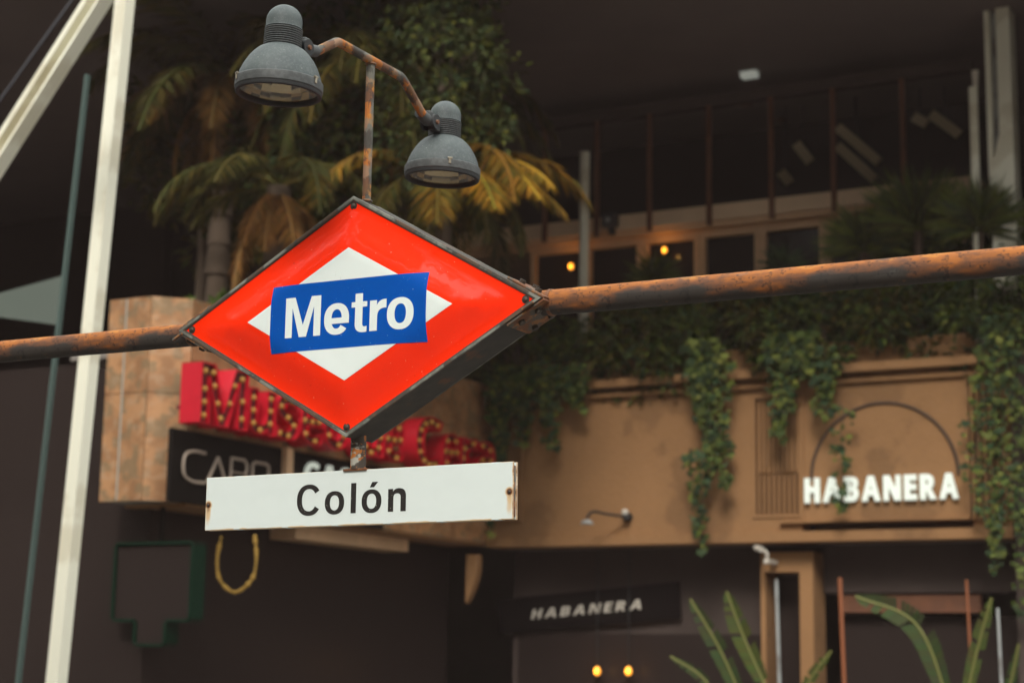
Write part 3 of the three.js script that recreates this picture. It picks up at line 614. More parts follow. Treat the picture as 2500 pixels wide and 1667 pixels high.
const unit = () => { const z = rr(-1, 1), a = rr(0, 6.2832), s = Math.sqrt(1 - z * z); return V(s * Math.cos(a), z, s * Math.sin(a)); };
const pick = (arr) => arr[Math.floor(R() * arr.length)];
const tint = (k) => { const j = rr(0.65, 1.35); return [k[0] * j * rr(0.9, 1.15), k[1] * j, k[2] * j * rr(0.8, 1.2)]; };
const GREENS = [[0.035, 0.055, 0.012], [0.055, 0.075, 0.015], [0.025, 0.05, 0.02], [0.085, 0.1, 0.016]];
const LIGHTG = [[0.07, 0.1, 0.02], [0.1, 0.125, 0.024], [0.05, 0.085, 0.028]];
const IVY = [[0.045, 0.065, 0.015], [0.03, 0.055, 0.022], [0.075, 0.095, 0.02], [0.022, 0.04, 0.016]];
const GOLD = [[0.22, 0.115, 0.014], [0.28, 0.145, 0.016], [0.16, 0.105, 0.014], [0.1, 0.085, 0.014]];
const OLIVE = [[0.06, 0.05, 0.009], [0.046, 0.046, 0.009], [0.08, 0.058, 0.009], [0.036, 0.042, 0.01]];
const BRIGHT = [[0.3, 0.165, 0.016], [0.36, 0.19, 0.018], [0.2, 0.14, 0.016]];
const SHADED_OLIVE = [[0.06, 0.05, 0.01], [0.045, 0.046, 0.01], [0.075, 0.057, 0.01]], SHADED_DEAD = [[0.13, 0.065, 0.016], [0.16, 0.08, 0.022], [0.09, 0.05, 0.012]];  // palettes of one dim palm, its shade painted into the leaf colour
const DEAD = [[0.19, 0.09, 0.022], [0.24, 0.12, 0.036], [0.13, 0.06, 0.015]];

function shrub(name, label, cat, u, y, n, rx, ry, rz, count, leaf, cols, group) {
  const t = facThing(name, label, cat, u, y, n, group);
  const st = []; for (let i = 0; i < 7; i++) { const d = V(rr(-0.8, 0.8) * rx, rr(1.0, 1.7) * ry, rr(-0.7, 0.7) * rz); st.push(tube([V(rr(-0.05, 0.05), 0, rr(-0.05, 0.05)), d.clone().multiplyScalar(0.5).add(V(rr(-0.1, 0.1), 0.05, 0)), d], 0.012, 5, 6)); }
  obj('stem', st, M.bark, t);
  const L = new Leaves(), cl = [];
  for (let i = 0; i < 26; i++) { const d = unit(), s = Math.cbrt(rr(0.15, 1)); cl.push(V(d.x * rx * s, ry + d.y * ry * s, d.z * rz * s)); }
  for (let i = 0; i < count; i++) { const c = pick(cl), d = unit(), s = Math.cbrt(R()) * 0.36 * Math.min(rx, ry); const o = c.clone().add(V(d.x * s * 1.1, Math.max(-0.9 * ry, d.y * s), d.z * s)); const dir = V(d.x, d.y * 0.6 - 0.25, d.z).add(unit().multiplyScalar(0.5)).normalize(), nr = unit().add(V(0, 0.9, 0.2)).normalize(); L.leaf(o, dir, nr, leaf * rr(0.7, 1.3), leaf * rr(0.35, 0.55), tint(pick(cols))); }
  L.build('foliage', t);
  return t;
}
// terrace planting along the parapet: one shrub per planter pocket
{
  const list = [[-3.35, 0.55, 0.55, 1, 0.12, 'broad dark leafy shrub on the parapet beside the granite wing'], [-2.5, 0.5, 0.5, 0, 0.1, 'low rounded dark shrub on the parapet below the pale round column'], [-1.65, 0.55, 0.6, 1, 0.13, 'bushy shrub on the parapet above the black wall light'], [-0.8, 0.5, 0.6, 2, 0.1, 'bushy shrub on the parapet above the long ivy strand'],
    [0.0, 0.55, 0.62, 1, 0.13, 'bushy shrub on the parapet above the louvred pilaster'], [0.85, 0.55, 0.6, 0, 0.12, 'bushy shrub on the parapet above the short ivy clump'], [1.7, 0.55, 0.66, 1, 0.12, 'tall dark shrub on the parapet above the arch'], [2.6, 0.55, 0.6, 2, 0.12, 'dark shrub on the parapet above the ivy curtain'], [3.4, 0.5, 0.6, 0, 0.12, 'dark shrub on the parapet past the ivy curtain']];
  for (const [u, rx, ry, k, s, lab] of list) shrub('parapet_shrub', lab, 'shrub', u, 5.02, -0.06, rx, ry * 0.98, 0.46, 2300, s, k === 1 ? OLIVE.concat(GREENS) : GREENS, 'shrubs along the terrace parapet');
  { const [u, y] = px(455, 700, 5.9); shrub('roof_shrub', 'low bright green shrub on top of the granite wing', 'shrub', u, 5.12, 5.6, 0.5, 0.12, 0.4, 700, 0.08, [[0.08, 0.13, 0.02], [0.05, 0.09, 0.02]]); }
}
// ivy hanging over the wall
function ivyDrape(label, cells, n, count, size) {                // cells: [u, y0, y1, halfwidth, weight]
  const u0 = cells[0][0], y0 = Math.max(...cells.map((c) => c[1])), t = facThing('hanging_ivy', label, 'ivy', u0, y0, n, 'ivy hanging over the parapet');
  const L = new Leaves(), st = [], W = cells.reduce((a, c) => a + c[4], 0);
  for (const [u, ya, yb, hw, w] of cells) {
    const k = Math.max(1, Math.round(hw / 0.09)), strands = [];
    for (let i = 0; i < k; i++) {
      const x = u + rr(-hw, hw) * 0.9, len = (ya - yb) * (i ? rr(0.3, 1) : 1), pts = [];
      for (let j = 0; j <= 8; j++) pts.push(V(x - u0 + rr(-0.05, 0.05), ya - y0 - len * j / 8, rr(0.0, 0.08)));
      strands.push(new THREE.CatmullRomCurve3(pts)); st.push(new THREE.TubeGeometry(strands[i], 14, 0.006, 4));
    }
    const m = Math.round(count * w / W);
    for (let i = 0; i < m; i++) { const f = Math.pow(R(), 1.15), q = pick(strands).getPoint(f), o = q.clone().add(V(rr(-0.17, 0.17) * (1.1 - 0.7 * f), rr(-0.08, 0.08), rr(0, 0.2) * (1.1 - 0.6 * f))); const dir = V(rr(-0.7, 0.7), -1, rr(0, 0.6)).normalize(), nr = V(rr(-0.6, 0.6), rr(0.1, 0.9), 1).normalize(); L.ivy(o, dir, nr, size * (R() < 0.15 ? rr(1.1, 1.6) : rr(0.4, 1.05)), tint(R() < 0.12 ? [0.13, 0.15, 0.03] : pick(IVY))); }
  }
  obj('stem', st, M.bark, t);
  L.build('foliage', t);
}
ivyDrape('broad ivy clump hanging in the corner between the granite wing and the stucco wall', [[-3.45, 5.35, 3.9, 0.3, 5], [-2.95, 5.35, 4.35, 0.4, 4], [-2.45, 5.3, 4.8, 0.25, 1.5], [-3.55, 4.2, 3.25, 0.08, 0.5]], 0.22, 1500, 0.085);
ivyDrape('long single ivy strand hanging to the lintel left of the louvred pilaster', [[-0.62, 5.5, 4.1, 0.22, 5], [-0.58, 4.2, 3.05, 0.05, 1.1], [-0.35, 5.3, 4.2, 0.1, 1], [-0.3, 4.3, 3.75, 0.04, 0.3]], 0.22, 900, 0.085);
ivyDrape('short thick ivy clump hanging over the louvred pilaster', [[0.62, 5.5, 4.35, 0.3, 5], [0.95, 5.3, 4.6, 0.2, 1.6], [1.15, 4.7, 3.4, 0.03, 0.5]], 0.22, 950, 0.08);
ivyDrape('tall ivy curtain covering the wall end past the arch panel', [[2.85, 5.5, 2.7, 0.12, 2.2], [3.15, 5.6, 2.2, 0.25, 5], [3.6, 5.6, 2.0, 0.3, 5], [2.75, 4.4, 3.3, 0.06, 0.5]], 0.22, 1500, 0.07);

// feather palms
function frondGeo(len, a0, a1, leaflet, cols, twist = 0, droopLeaf = 0.35, pairs = 46) {
  const L = new Leaves(), pts = []; let p = V(0, 0, 0); const steps = 24;
  for (let i = 0; i <= steps; i++) { pts.push(p.clone()); const a = a0 + (a1 - a0) * Math.pow(i / steps, 1.1); p = p.clone().add(V(Math.cos(a), Math.sin(a), 0).multiplyScalar(len / steps)); }
  const cv = new THREE.CatmullRomCurve3(pts);
  for (let i = 0; i < pairs; i++) {
    const t = 0.1 + 0.9 * (i + 0.5) / pairs, o = cv.getPoint(t), tg = cv.getTangent(t), up = V(-tg.y, tg.x, 0), s = leaflet * Math.pow(Math.sin(Math.PI * (0.12 + 0.86 * t)), 0.7);
    for (const sd of [-1, 1]) { const dir = V(0, 0, sd * rr(0.6, 0.95)).addScaledVector(tg, rr(0.55, 0.95)).addScaledVector(up, rr(-0.1, 0.25)).add(V(0, -droopLeaf * rr(0.5, 1.3), 0)).normalize(); L.leaf(o, dir, up.clone().add(V(0, 0.2, rr(-0.3, 0.3))).normalize(), s * rr(0.8, 1.15), s * 0.085, tint(pick(cols)), 0.2); }
  }
  const r = prep(new THREE.TubeGeometry(cv, 20, 0.014, 5)), k = tint(pick(cols)), c = new Float32Array(r.attributes.position.count * 3); for (let i = 0; i < c.length; i += 3) c.set(k, i); r.setAttribute('color', new THREE.BufferAttribute(c, 3));
  const g = new THREE.BufferGeometry(); g.setAttribute('position', new THREE.Float32BufferAttribute(L.p, 3)); g.setAttribute('color', new THREE.Float32BufferAttribute(L.c, 3)); g.computeVertexNormals();
  return mergeGeometries([r, prep(g)]);
}
function palm(label, x, y, n, baseY, spec, seed) {                 // crown at a pixel on the plane n; spec: list of fronds [azimuth (0 = +u, 90 = towards street), length, a0, a1, palette, leaflet]
  const [u, yc] = px(x, y, n), t = facThing('palm_tree', label, 'palm', u, baseY, n, 'palms on the terrace');
  const h = yc - baseY, g = []; for (let i = 0; i < 10; i++) g.push(cyl(V(0, h * i / 10, 0), V(0, h * (i + 1) / 10, 0), 0.15 + 0.02 * (i % 2), 0.13, 10));
  obj('trunk', g, M.bark, t);
  for (const [az, len, a0, a1, pal, lf] of spec) {
    const f = obj('frond', frondGeo(len, a0, a1, lf, pal), M.leaf, t); f.position.set(0, h, 0); f.rotation.y = -az * Math.PI / 180;
  }
  return t;
}
{
  const ring = (k, az0, len, a0, a1, pal, lf) => Array.from({ length: k }, (_, i) => [az0 + i * 360 / k + rr(-14, 14), len * rr(0.85, 1.15), a0 + rr(-0.15, 0.15), a1 + rr(-0.25, 0.2), pal, lf]);
  palm('large golden palm arching over the granite wing behind the floodlights', 900, 190, 2.8, 5.1, [
    ...ring(9, 10, 2.4, 0.8, -1.2, OLIVE, 0.5), ...ring(12, 30, 2.5, 0.2, -1.5, OLIVE, 0.5), ...ring(10, 12, 2.2, 0.5, -1.4, OLIVE, 0.5),
    [25, 2.7, 0.0, -1.3, GOLD, 0.55], [50, 2.9, -0.1, -1.35, OLIVE, 0.55],
    ...ring(7, 5, 1.7, -0.7, -1.6, DEAD, 0.35)], 3);
  palm('olive palm with dead hanging fronds and shade painted into its colours between the white strut and the floodlights', 520, 170, 3.4, 5.1, [
    [150, 1.5, 0.1, -1.0, SHADED_DEAD, 0.36], [95, 1.7, -0.2, -1.2, SHADED_DEAD, 0.36], [60, 1.6, -0.3, -1.3, SHADED_DEAD, 0.38], [20, 1.6, -0.5, -1.35, SHADED_DEAD, 0.36],
    ...ring(9, 0, 2.5, 0.7, -1.1, SHADED_OLIVE, 0.5), ...ring(7, 20, 2.3, 0.0, -1.4, SHADED_OLIVE, 0.45), [190, 2.2, 0.05, -0.9, SHADED_DEAD, 0.45], ...ring(6, 15, 1.6, -0.8, -1.6, SHADED_DEAD, 0.32)], 5);
  palm('short palm growing at the granite wing edge with drooping gold fronds', 1010, 400, 3.6, 5.1, [
    [5, 1.7, 0.35, -0.95, BRIGHT, 0.5], [20, 1.9, 0.2, -1.0, BRIGHT, 0.5], [38, 1.9, 0.05, -1.05, BRIGHT, 0.5], [-12, 1.7, 0.15, -1.0, GOLD, 0.48], [60, 1.7, -0.1, -1.2, GOLD, 0.45],
    ...ring(5, -40, 1.9, 0.5, -1.3, GOLD, 0.45), ...ring(11, 25, 1.5, -0.1, -1.5, OLIVE, 0.4)], 6);
  palm('low dark palm spreading behind the metro sign', 640, 430, 4.4, 5.1, [
    [100, 0.95, -0.6, -1.5, DEAD, 0.3], [70, 1.0, -0.7, -1.5, DEAD, 0.3], [130, 0.9, -0.8, -1.5, DEAD, 0.28], [165, 1.2, 0.1, -1.0, OLIVE, 0.35],
    ...ring(9, 0, 1.9, 0.6, -1.2, OLIVE, 0.42), ...ring(5, 40, 1.5, -0.7, -1.5, DEAD, 0.3)], 8);
}
// leafy tree behind the palms
function tree(label, x, y, n, baseY, rx, ry, rz, count, leaf, cols, clumps = 34) {
  const [u, yc] = px(x, y, n), t = facThing('leafy_tree', label, 'tree', u, baseY, n), h = yc - baseY;
  obj('trunk', tube([V(0, 0, 0), V(0.08, h * 0.5, 0.03), V(0, h, 0)], 0.07, 8, 10), M.bark, t);
  const lim = [], L = new Leaves(), cl = [];
  for (let i = 0; i < clumps; i++) { const d = unit(), s = Math.cbrt(rr(0.1, 1)), c = V(d.x * rx * s, h + d.y * ry * s, d.z * rz * s); cl.push([c, rr(0.5, 1.2)]); if (i % 3 === 0) lim.push(tube([V(0, h * rr(0.5, 0.9), 0), c.clone().multiplyScalar(0.5).add(V(0, h * 0.5, 0)), c], 0.018, 5, 8)); }
  obj('limb', lim, M.bark, t);
  for (let i = 0; i < count; i++) { const [c, w] = pick(cl), d = unit(), s = Math.cbrt(R()) * 0.3 * w; L.leaf(c.clone().addScaledVector(d, s), d.clone().add(V(0, -0.4, 0)).add(unit().multiplyScalar(0.5)).normalize(), unit().add(V(0, 0.8, 0.3)).normalize(), leaf * rr(0.7, 1.3), leaf * rr(0.45, 0.65), tint(pick(cols))); }
  L.build('crown', t);
}
tree('green leafy tree rising between the palms and the dark soffit', 1020, 190, 4.0, 5.1, 0.8, 1.3, 0.5, 4200, 0.1, [[0.045, 0.054, 0.011], [0.036, 0.055, 0.02], [0.075, 0.078, 0.012], [0.03, 0.036, 0.01]], 46);
tree('olive leafy tree at the back of the wing terrace', 800, 190, 3.1, 5.1, 1.9, 1.7, 0.7, 13000, 0.13, OLIVE.concat(GREENS), 110);
tree('dark leafy tree behind the tall white strut on the wing terrace', 470, 300, 2.4, 5.1, 1.2, 1.8, 0.7, 5000, 0.14, OLIVE, 60);
tree('dark leafy tree low behind the metro sign', 760, 470, 2.4, 5.1, 1.7, 0.9, 0.6, 5000, 0.13, OLIVE, 60);
// spiky plants
function spiky(label, x, y, n, baseY, r, count, cols, up = 0.25) {
  const [u, yc] = px(x, y, n), t = facThing('spiky_plant', label, 'plant', u, baseY, n), h = Math.max(0.1, yc - baseY);
  obj('trunk', cyl(V(0, 0, 0), V(0, h, 0), 0.06, 0.05, 8), M.bark, t);
  const L = new Leaves();
  for (let i = 0; i < count; i++) { const d = unit(); d.y = Math.abs(d.y) * 1.1 + up * rr(-1, 1); d.normalize(); const o = V(0, h, 0).addScaledVector(unit(), 0.08), nr = V(0, 1, 0).addScaledVector(d, -d.y).add(unit().multiplyScalar(0.2)).normalize(); L.leaf(o, d, nr, r * rr(0.65, 1.1), r * 0.05, tint(pick(cols)), 0.3); }
  L.build('foliage', t);
}
const SPIKE = [[0.09, 0.11, 0.022], [0.12, 0.14, 0.028], [0.06, 0.08, 0.028]];
shrub('terrace_bush', 'dense dark green bush at the terrace corner behind the spiky plants', 'shrub', 2.0, 5.4, -0.75, 0.8, 0.75, 0.4, 3200, 0.13, LIGHTG);
shrub('terrace_bush', 'dense dark green bush around the steel column foot', 'shrub', 3.0, 5.4, -0.6, 0.7, 0.85, 0.4, 3000, 0.13, LIGHTG);
spiky('large spiky dark green plant at the terrace corner by the steel column', 2110, 520, -0.3, 5.4, 0.75, 700, SPIKE);
spiky('spiky plant crowding the steel column foot', 2250, 520, 0.0, 5.4, 0.62, 520, SPIKE);
spiky('spiky plant low at the terrace corner before the windows', 1985, 570, -0.3, 5.4, 0.6, 450, SPIKE);
spiky('small spiky plant below the amber pendant at the right of the round column', 1500, 640, -0.5, 5.4, 0.42, 200, SPIKE);
spiky('small bluish spiky plant before the middle terrace window', 1800, 615, -0.5, 5.4, 0.34, 160, [[0.05, 0.08, 0.05], [0.06, 0.09, 0.04]]);

// banana-like plants at street level: each blade is a piece
function bigLeaf(parent, base, mid, tip, wid, splits, k, foldUp) {       // points in the parent's axes
  const cv = new THREE.CatmullRomCurve3([base, mid, tip]), L = new Leaves(), N2 = 26;
  const st = new THREE.CatmullRomCurve3([base.clone().add(V(0, 0, 0)), mid]);
  for (let i = 0; i < N2; i++) {
    const t0 = 0.12 + 0.88 * i / N2, t1 = 0.12 + 0.88 * (i + 0.96) / N2, a = cv.getPoint(t0), b = cv.getPoint(t1), ta = cv.getTangent(t0);
    const w = (t) => wid * Math.pow(Math.max(0, Math.sin(Math.PI * (0.04 + 0.96 * t))), 0.6);
    for (const sd of [-1, 1]) {
      const cut = splits.some((s) => Math.abs(s - t0) < 0.022 && sd === (s * 100 % 2 < 1 ? 1 : -1)); if (cut) continue;
      const out = V(-ta.y, ta.x, 0).multiplyScalar(sd).add(V(0, 0, foldUp)).addScaledVector(ta, 0.35).normalize(), kk = k.map((c) => c * rr(0.85, 1.15));
      const p = a.clone().addScaledVector(out, w(t0)), q = b.clone().addScaledVector(out, w(t1) * rr(0.93, 1.05));
      L.tri(a, b, q, kk); L.tri(a, q, p, kk);
    }
  }
  const lf = L.build('leaf', parent, false);
  obj('midrib', new THREE.TubeGeometry(cv, 20, 0.016, 5), std({ color: col(0.16, 0.16, 0.04), roughness: 0.6 }), lf);
  return lf;
}
function banana(label, n, blades) {
  const g0 = px(blades[0][0], blades[0][1], n), t = facThing('banana_plant', label, 'plant', g0[0], 0, n, 'banana plants before the restaurant');
  const P = (x, y, dz = 0) => { const [u, yy] = px(x, y, n); return V(u - g0[0], yy, dz); };
  for (const [bx_, by_, mx, my, tx, ty, w, k, dz] of blades) {
    const b = P(bx_, by_);
    bigLeaf(t, b, P(mx, my, dz * 0.5), P(tx, ty, dz), w, [0.41, 0.5, 0.63, 0.72, 0.84], k, 0.35);
    obj('stalk', tube([V(rr(-0.05, 0.05), 0, 0), V(b.x * 0.4, b.y * 0.5, 0), b], 0.025, 6, 12), std({ color: col(0.06, 0.075, 0.025), roughness: 0.7 }), t);
  }
  const pot = new THREE.LatheGeometry([[0.0, 0], [0.2, 0], [0.27, 0.45], [0.29, 0.47], [0.25, 0.47], [0.22, 0.4], [0, 0.4]].map((p) => new THREE.Vector2(...p)), 20);
  obj('pot', pot, M.stuccoDark, t);
}
const BAN = [0.042, 0.058, 0.02], BAN2 = [0.06, 0.075, 0.018];
banana('banana plant with upright torn leaves before the restaurant doorway', 2.2, [[1770, 1600, 1715, 1460, 1685, 1360, 0.13, BAN2, 0.2], [1720, 1640, 1665, 1490, 1610, 1378, 0.12, BAN, 0.3], [1690, 1700, 1630, 1560, 1565, 1508, 0.07, BAN, 0.3], [1830, 1640, 1870, 1560, 1925, 1495, 0.07, BAN2, 0.2]]);
banana('banana plant with one long arching torn leaf before the shop opening', 2.2, [[2190, 1640, 2110, 1430, 1985, 1372, 0.15, BAN, 0.3], [2210, 1650, 2255, 1480, 2290, 1375, 0.09, BAN2, 0.2], [2290, 1680, 2330, 1560, 2352, 1480, 0.06, BAN, 0.2]]);

// ------------------------------------------------------------------ the metro sign
const SO = V(-0.53075744 - NX * 0.075, 2.71285742, -5.76973525 - NZ * 0.075);          // centre of the lozenge box
const signThing = (name, label, cat, dx = 0, dy = 0, dz = 0, group) => thing(name, label, cat, V(SO.x + UX * dx + NX * dz, SO.y + dy, SO.z + UZ * dx + NZ * dz), -YAW, group);
const A = 0.702, B = 0.399, a1 = 0.681, b1 = 0.3875;
const loz = (a, b) => [[-a, 0], [0, -b], [a, 0], [0, b]];
const bulge = (x, y) => {                                          // raised pillow of the moulded face
  const d = (1 - Math.abs(x) / a1 - Math.abs(y) / b1) * (a1 * b1 / Math.hypot(a1, b1));
  const soft = d;
  return 0.036 * sstep(0.012, 0.15, soft);
};
function smoothBulge(x, y) { let s = 0, w = 0; for (let i = -2; i <= 2; i++) for (let j = -2; j <= 2; j++) { const k = Math.exp(-(i * i + j * j) / 2.5); s += k * bulge(x + i * 0.008, y + j * 0.008); w += k; } return s / w; }
function onFace(shapes, z0, lift, edge = 0.012) {                  // lay flat shapes over the moulded face
  let g = new THREE.ShapeGeometry(shapes, 14); g.deleteAttribute('normal'); g.deleteAttribute('uv');
  g = new TessellateModifier(edge, 9).modify(g.index ? g.toNonIndexed() : g);
  const p = g.attributes.position, nn = new Float32Array(p.count * 3), uv = new Float32Array(p.count * 2), e = 0.003;
  for (let i = 0; i < p.count; i++) {
    const x = p.getX(i), y = p.getY(i), h = smoothBulge(x, y), dx = (smoothBulge(x + e, y) - smoothBulge(x - e, y)) / (2 * e), dy = (smoothBulge(x, y + e) - smoothBulge(x, y - e)) / (2 * e), L = Math.hypot(dx, dy, 1);
    nn.set([-dx / L, -dy / L, 1 / L], 3 * i); uv.set([x, y], 2 * i); p.setXYZ(i, x - dx / L * lift, y - dy / L * lift, z0 + h + lift / L);
  }
  g.setAttribute('normal', new THREE.BufferAttribute(nn, 3)); g.setAttribute('uv', new THREE.BufferAttribute(uv, 2));
  return g;
}
// lettering drawn in a plain grotesque: cap height 1
const sup = (cx, cy, rx, ry, a0, a1_, n = 30, p = 2.25) => Array.from({ length: n + 1 }, (_, i) => { const a = a0 + (a1_ - a0) * i / n, c = Math.cos(a), s = Math.sin(a); return [cx + rx * Math.sign(c) * Math.pow(Math.abs(c), 2 / p), cy + ry * Math.sign(s) * Math.pow(Math.abs(s), 2 / p)]; });
const qc = (p0, c, p1, n = 8) => Array.from({ length: n }, (_, i) => { const t = (i + 1) / n; return [(1 - t) * (1 - t) * p0[0] + 2 * t * (1 - t) * c[0] + t * t * p1[0], (1 - t) * (1 - t) * p0[1] + 2 * t * (1 - t) * c[1] + t * t * p1[1]]; });
const XH = 0.745;
function glyph(c, s) {                                             // returns {w, polys: [[outer, ...holes]]}
  const T = Math.PI * 2, d = Math.PI / 180;
  if (c === 'M') { const w = 0.98; return { w, polys: [[[[0, 0], [0, 1], [s * 1.32, 1], [w / 2, 0.3], [w - s * 1.32, 1], [w, 1], [w, 0], [w - s * 0.95, 0], [w - s * 0.95, 0.74], [w / 2 + s * 0.5, 0], [w / 2 - s * 0.5, 0], [s * 0.95, 0.74], [s * 0.95, 0]]]] }; }
  if (c === 'o' || c === 'ó') {
    const w = 0.66 + s * 0.2, ry = (XH + 0.035) / 2, cy = XH / 2, polys = [[sup(w / 2, cy, w / 2, ry, 0, T, 44).slice(0, -1), sup(w / 2, cy, w / 2 - s, ry - s * 0.76, 0, T, 44).slice(0, -1)]];
    if (c === 'ó') polys.push([[[w * 0.4, XH + 0.085], [w * 0.52, XH + 0.26], [w * 0.52 + s * 1.12, XH + 0.26], [w * 0.42 + s * 0.72, XH + 0.085]]]);
    return { w, polys };
  }
  if (c === 'e') {
    const w = 0.66 + s * 0.1, ry = (XH + 0.035) / 2, cy = XH / 2, rx = w / 2, bh = s * 0.36, irx = rx - s, iry = ry - s * 0.76, yb = cy - 0.045 - bh, ytop = cy - 0.045 + bh;
    const outer = sup(rx, cy, rx, ry, -16 * d, 322 * d, 44), inner = sup(rx, cy, irx, iry, 322 * d, 197 * d, 20).filter((p) => p[1] < yb - 0.005);
    const o = [[w, yb], ...outer.filter((p, i) => i > 3 || p[1] > yb), ...inner, [rx - irx * 0.985, yb]];
    const hole = sup(rx, cy, irx, iry, 0, Math.PI, 24).filter((p) => p[1] > ytop + 0.01);
    return { w, polys: [[o, [[rx + irx * 0.985, ytop], ...hole, [rx - irx * 0.985, ytop]]]] };
  }
  if (c === 't') { const w = 0.42, x = 0.1, o = [[0, XH - 0.13], [0, XH], [x, XH], [x, 0.95], [x + s, 0.95], [x + s, XH], [w, XH], [w, XH - 0.13], [x + s, XH - 0.13], [x + s, 0.2], ...qc([x + s, 0.2], [x + s, 0.13], [x + s + 0.07, 0.13]), [w, 0.138], [w, -0.002], ...qc([w, -0.002], [x + 0.02, -0.045], [x, 0.17])]; o.push([x, XH - 0.13]); return { w, polys: [[o]] }; }
  if (c === 'r') { const w = 0.44, o = [[0, 0], [0, XH], [s * 0.93, XH], [s * 0.93, XH - 0.12], ...qc([s * 0.93, XH - 0.12], [s * 1.3, XH + 0.03], [w, XH + 0.012]), [w, XH - s * 1.0], ...qc([w, XH - s], [s * 1.02, XH - s * 0.9], [s, XH - 0.4]), [s, 0]]; return { w, polys: [[o]] }; }
  if (c === 'n') { const w = 0.62, o = [[0, 0], [0, XH], [s * 0.93, XH], [s * 0.93, XH - 0.09], ...qc([s * 0.93, XH - 0.09], [s * 1.25, XH + 0.022], [w * 0.62, XH + 0.018]), ...qc([w * 0.62, XH + 0.018], [w, XH + 0.01], [w, XH - 0.24]), [w, 0], [w - s, 0], [w - s, XH - 0.27], ...qc([w - s, XH - 0.27], [w - s, XH - s * 0.82], [w * 0.5, XH - s * 0.82]), ...qc([w * 0.5, XH - s * 0.82], [s, XH - s * 0.82], [s, XH - 0.3]), [s, 0]]; return { w, polys: [[o]] }; }
  if (c === 'l') return { w: s, polys: [[[[0, 0], [0, 1], [s, 1], [s, 0]]]] };
  const w = 0.82, rx = 0.44, ry = 0.525;                           // C
  const o = [...sup(rx, 0.5, rx, ry, 34 * d, 326 * d, 44), ...sup(rx, 0.5, rx - s, ry - s * 0.82, 328 * d, 32 * d, 36)];
  return { w, polys: [[o]] };
}
function word(str, s, h, gaps) {                                   // [{shapes}], each letter, laid from x = 0
  let x = 0; const out = [];
  [...str].forEach((c, i) => { const { w, polys } = glyph(c, s); out.push(polys.map((P) => { const f = (r) => r.map(([a, b]) => new THREE.Vector2((a + x) * h, b * h)), S = new THREE.Shape(f(P[0])); S.holes = P.slice(1).map((r) => new THREE.Path(f(r))); return S; })); x += w + (gaps[i] ?? 0); });
  return { letters: out, width: x * h };
}
const moveShapes = (shapes, dx, dy, sx = 1) => shapes.map((S) => { const f = (r) => r.map((p) => new THREE.Vector2(p.x * sx + dx, p.y + dy)), q = new THREE.Shape(f(S.getPoints(1))); q.holes = S.holes.map((h) => new THREE.Path(f(h.getPoints(1)))); return q; });
function ringGeo(ao, bo, ai, bi, z0, z1) { const s = poly(loz(ao, bo)); s.holes.push(new THREE.Path(loz(ai, bi).reverse().map((p) => new THREE.Vector2(...p)))); const g = new THREE.ExtrudeGeometry(s, { depth: z1 - z0, bevelEnabled: true, bevelSize: 0.002, bevelThickness: 0.002, bevelSegments: 1 }); g.translate(0, 0, z0); return g; }
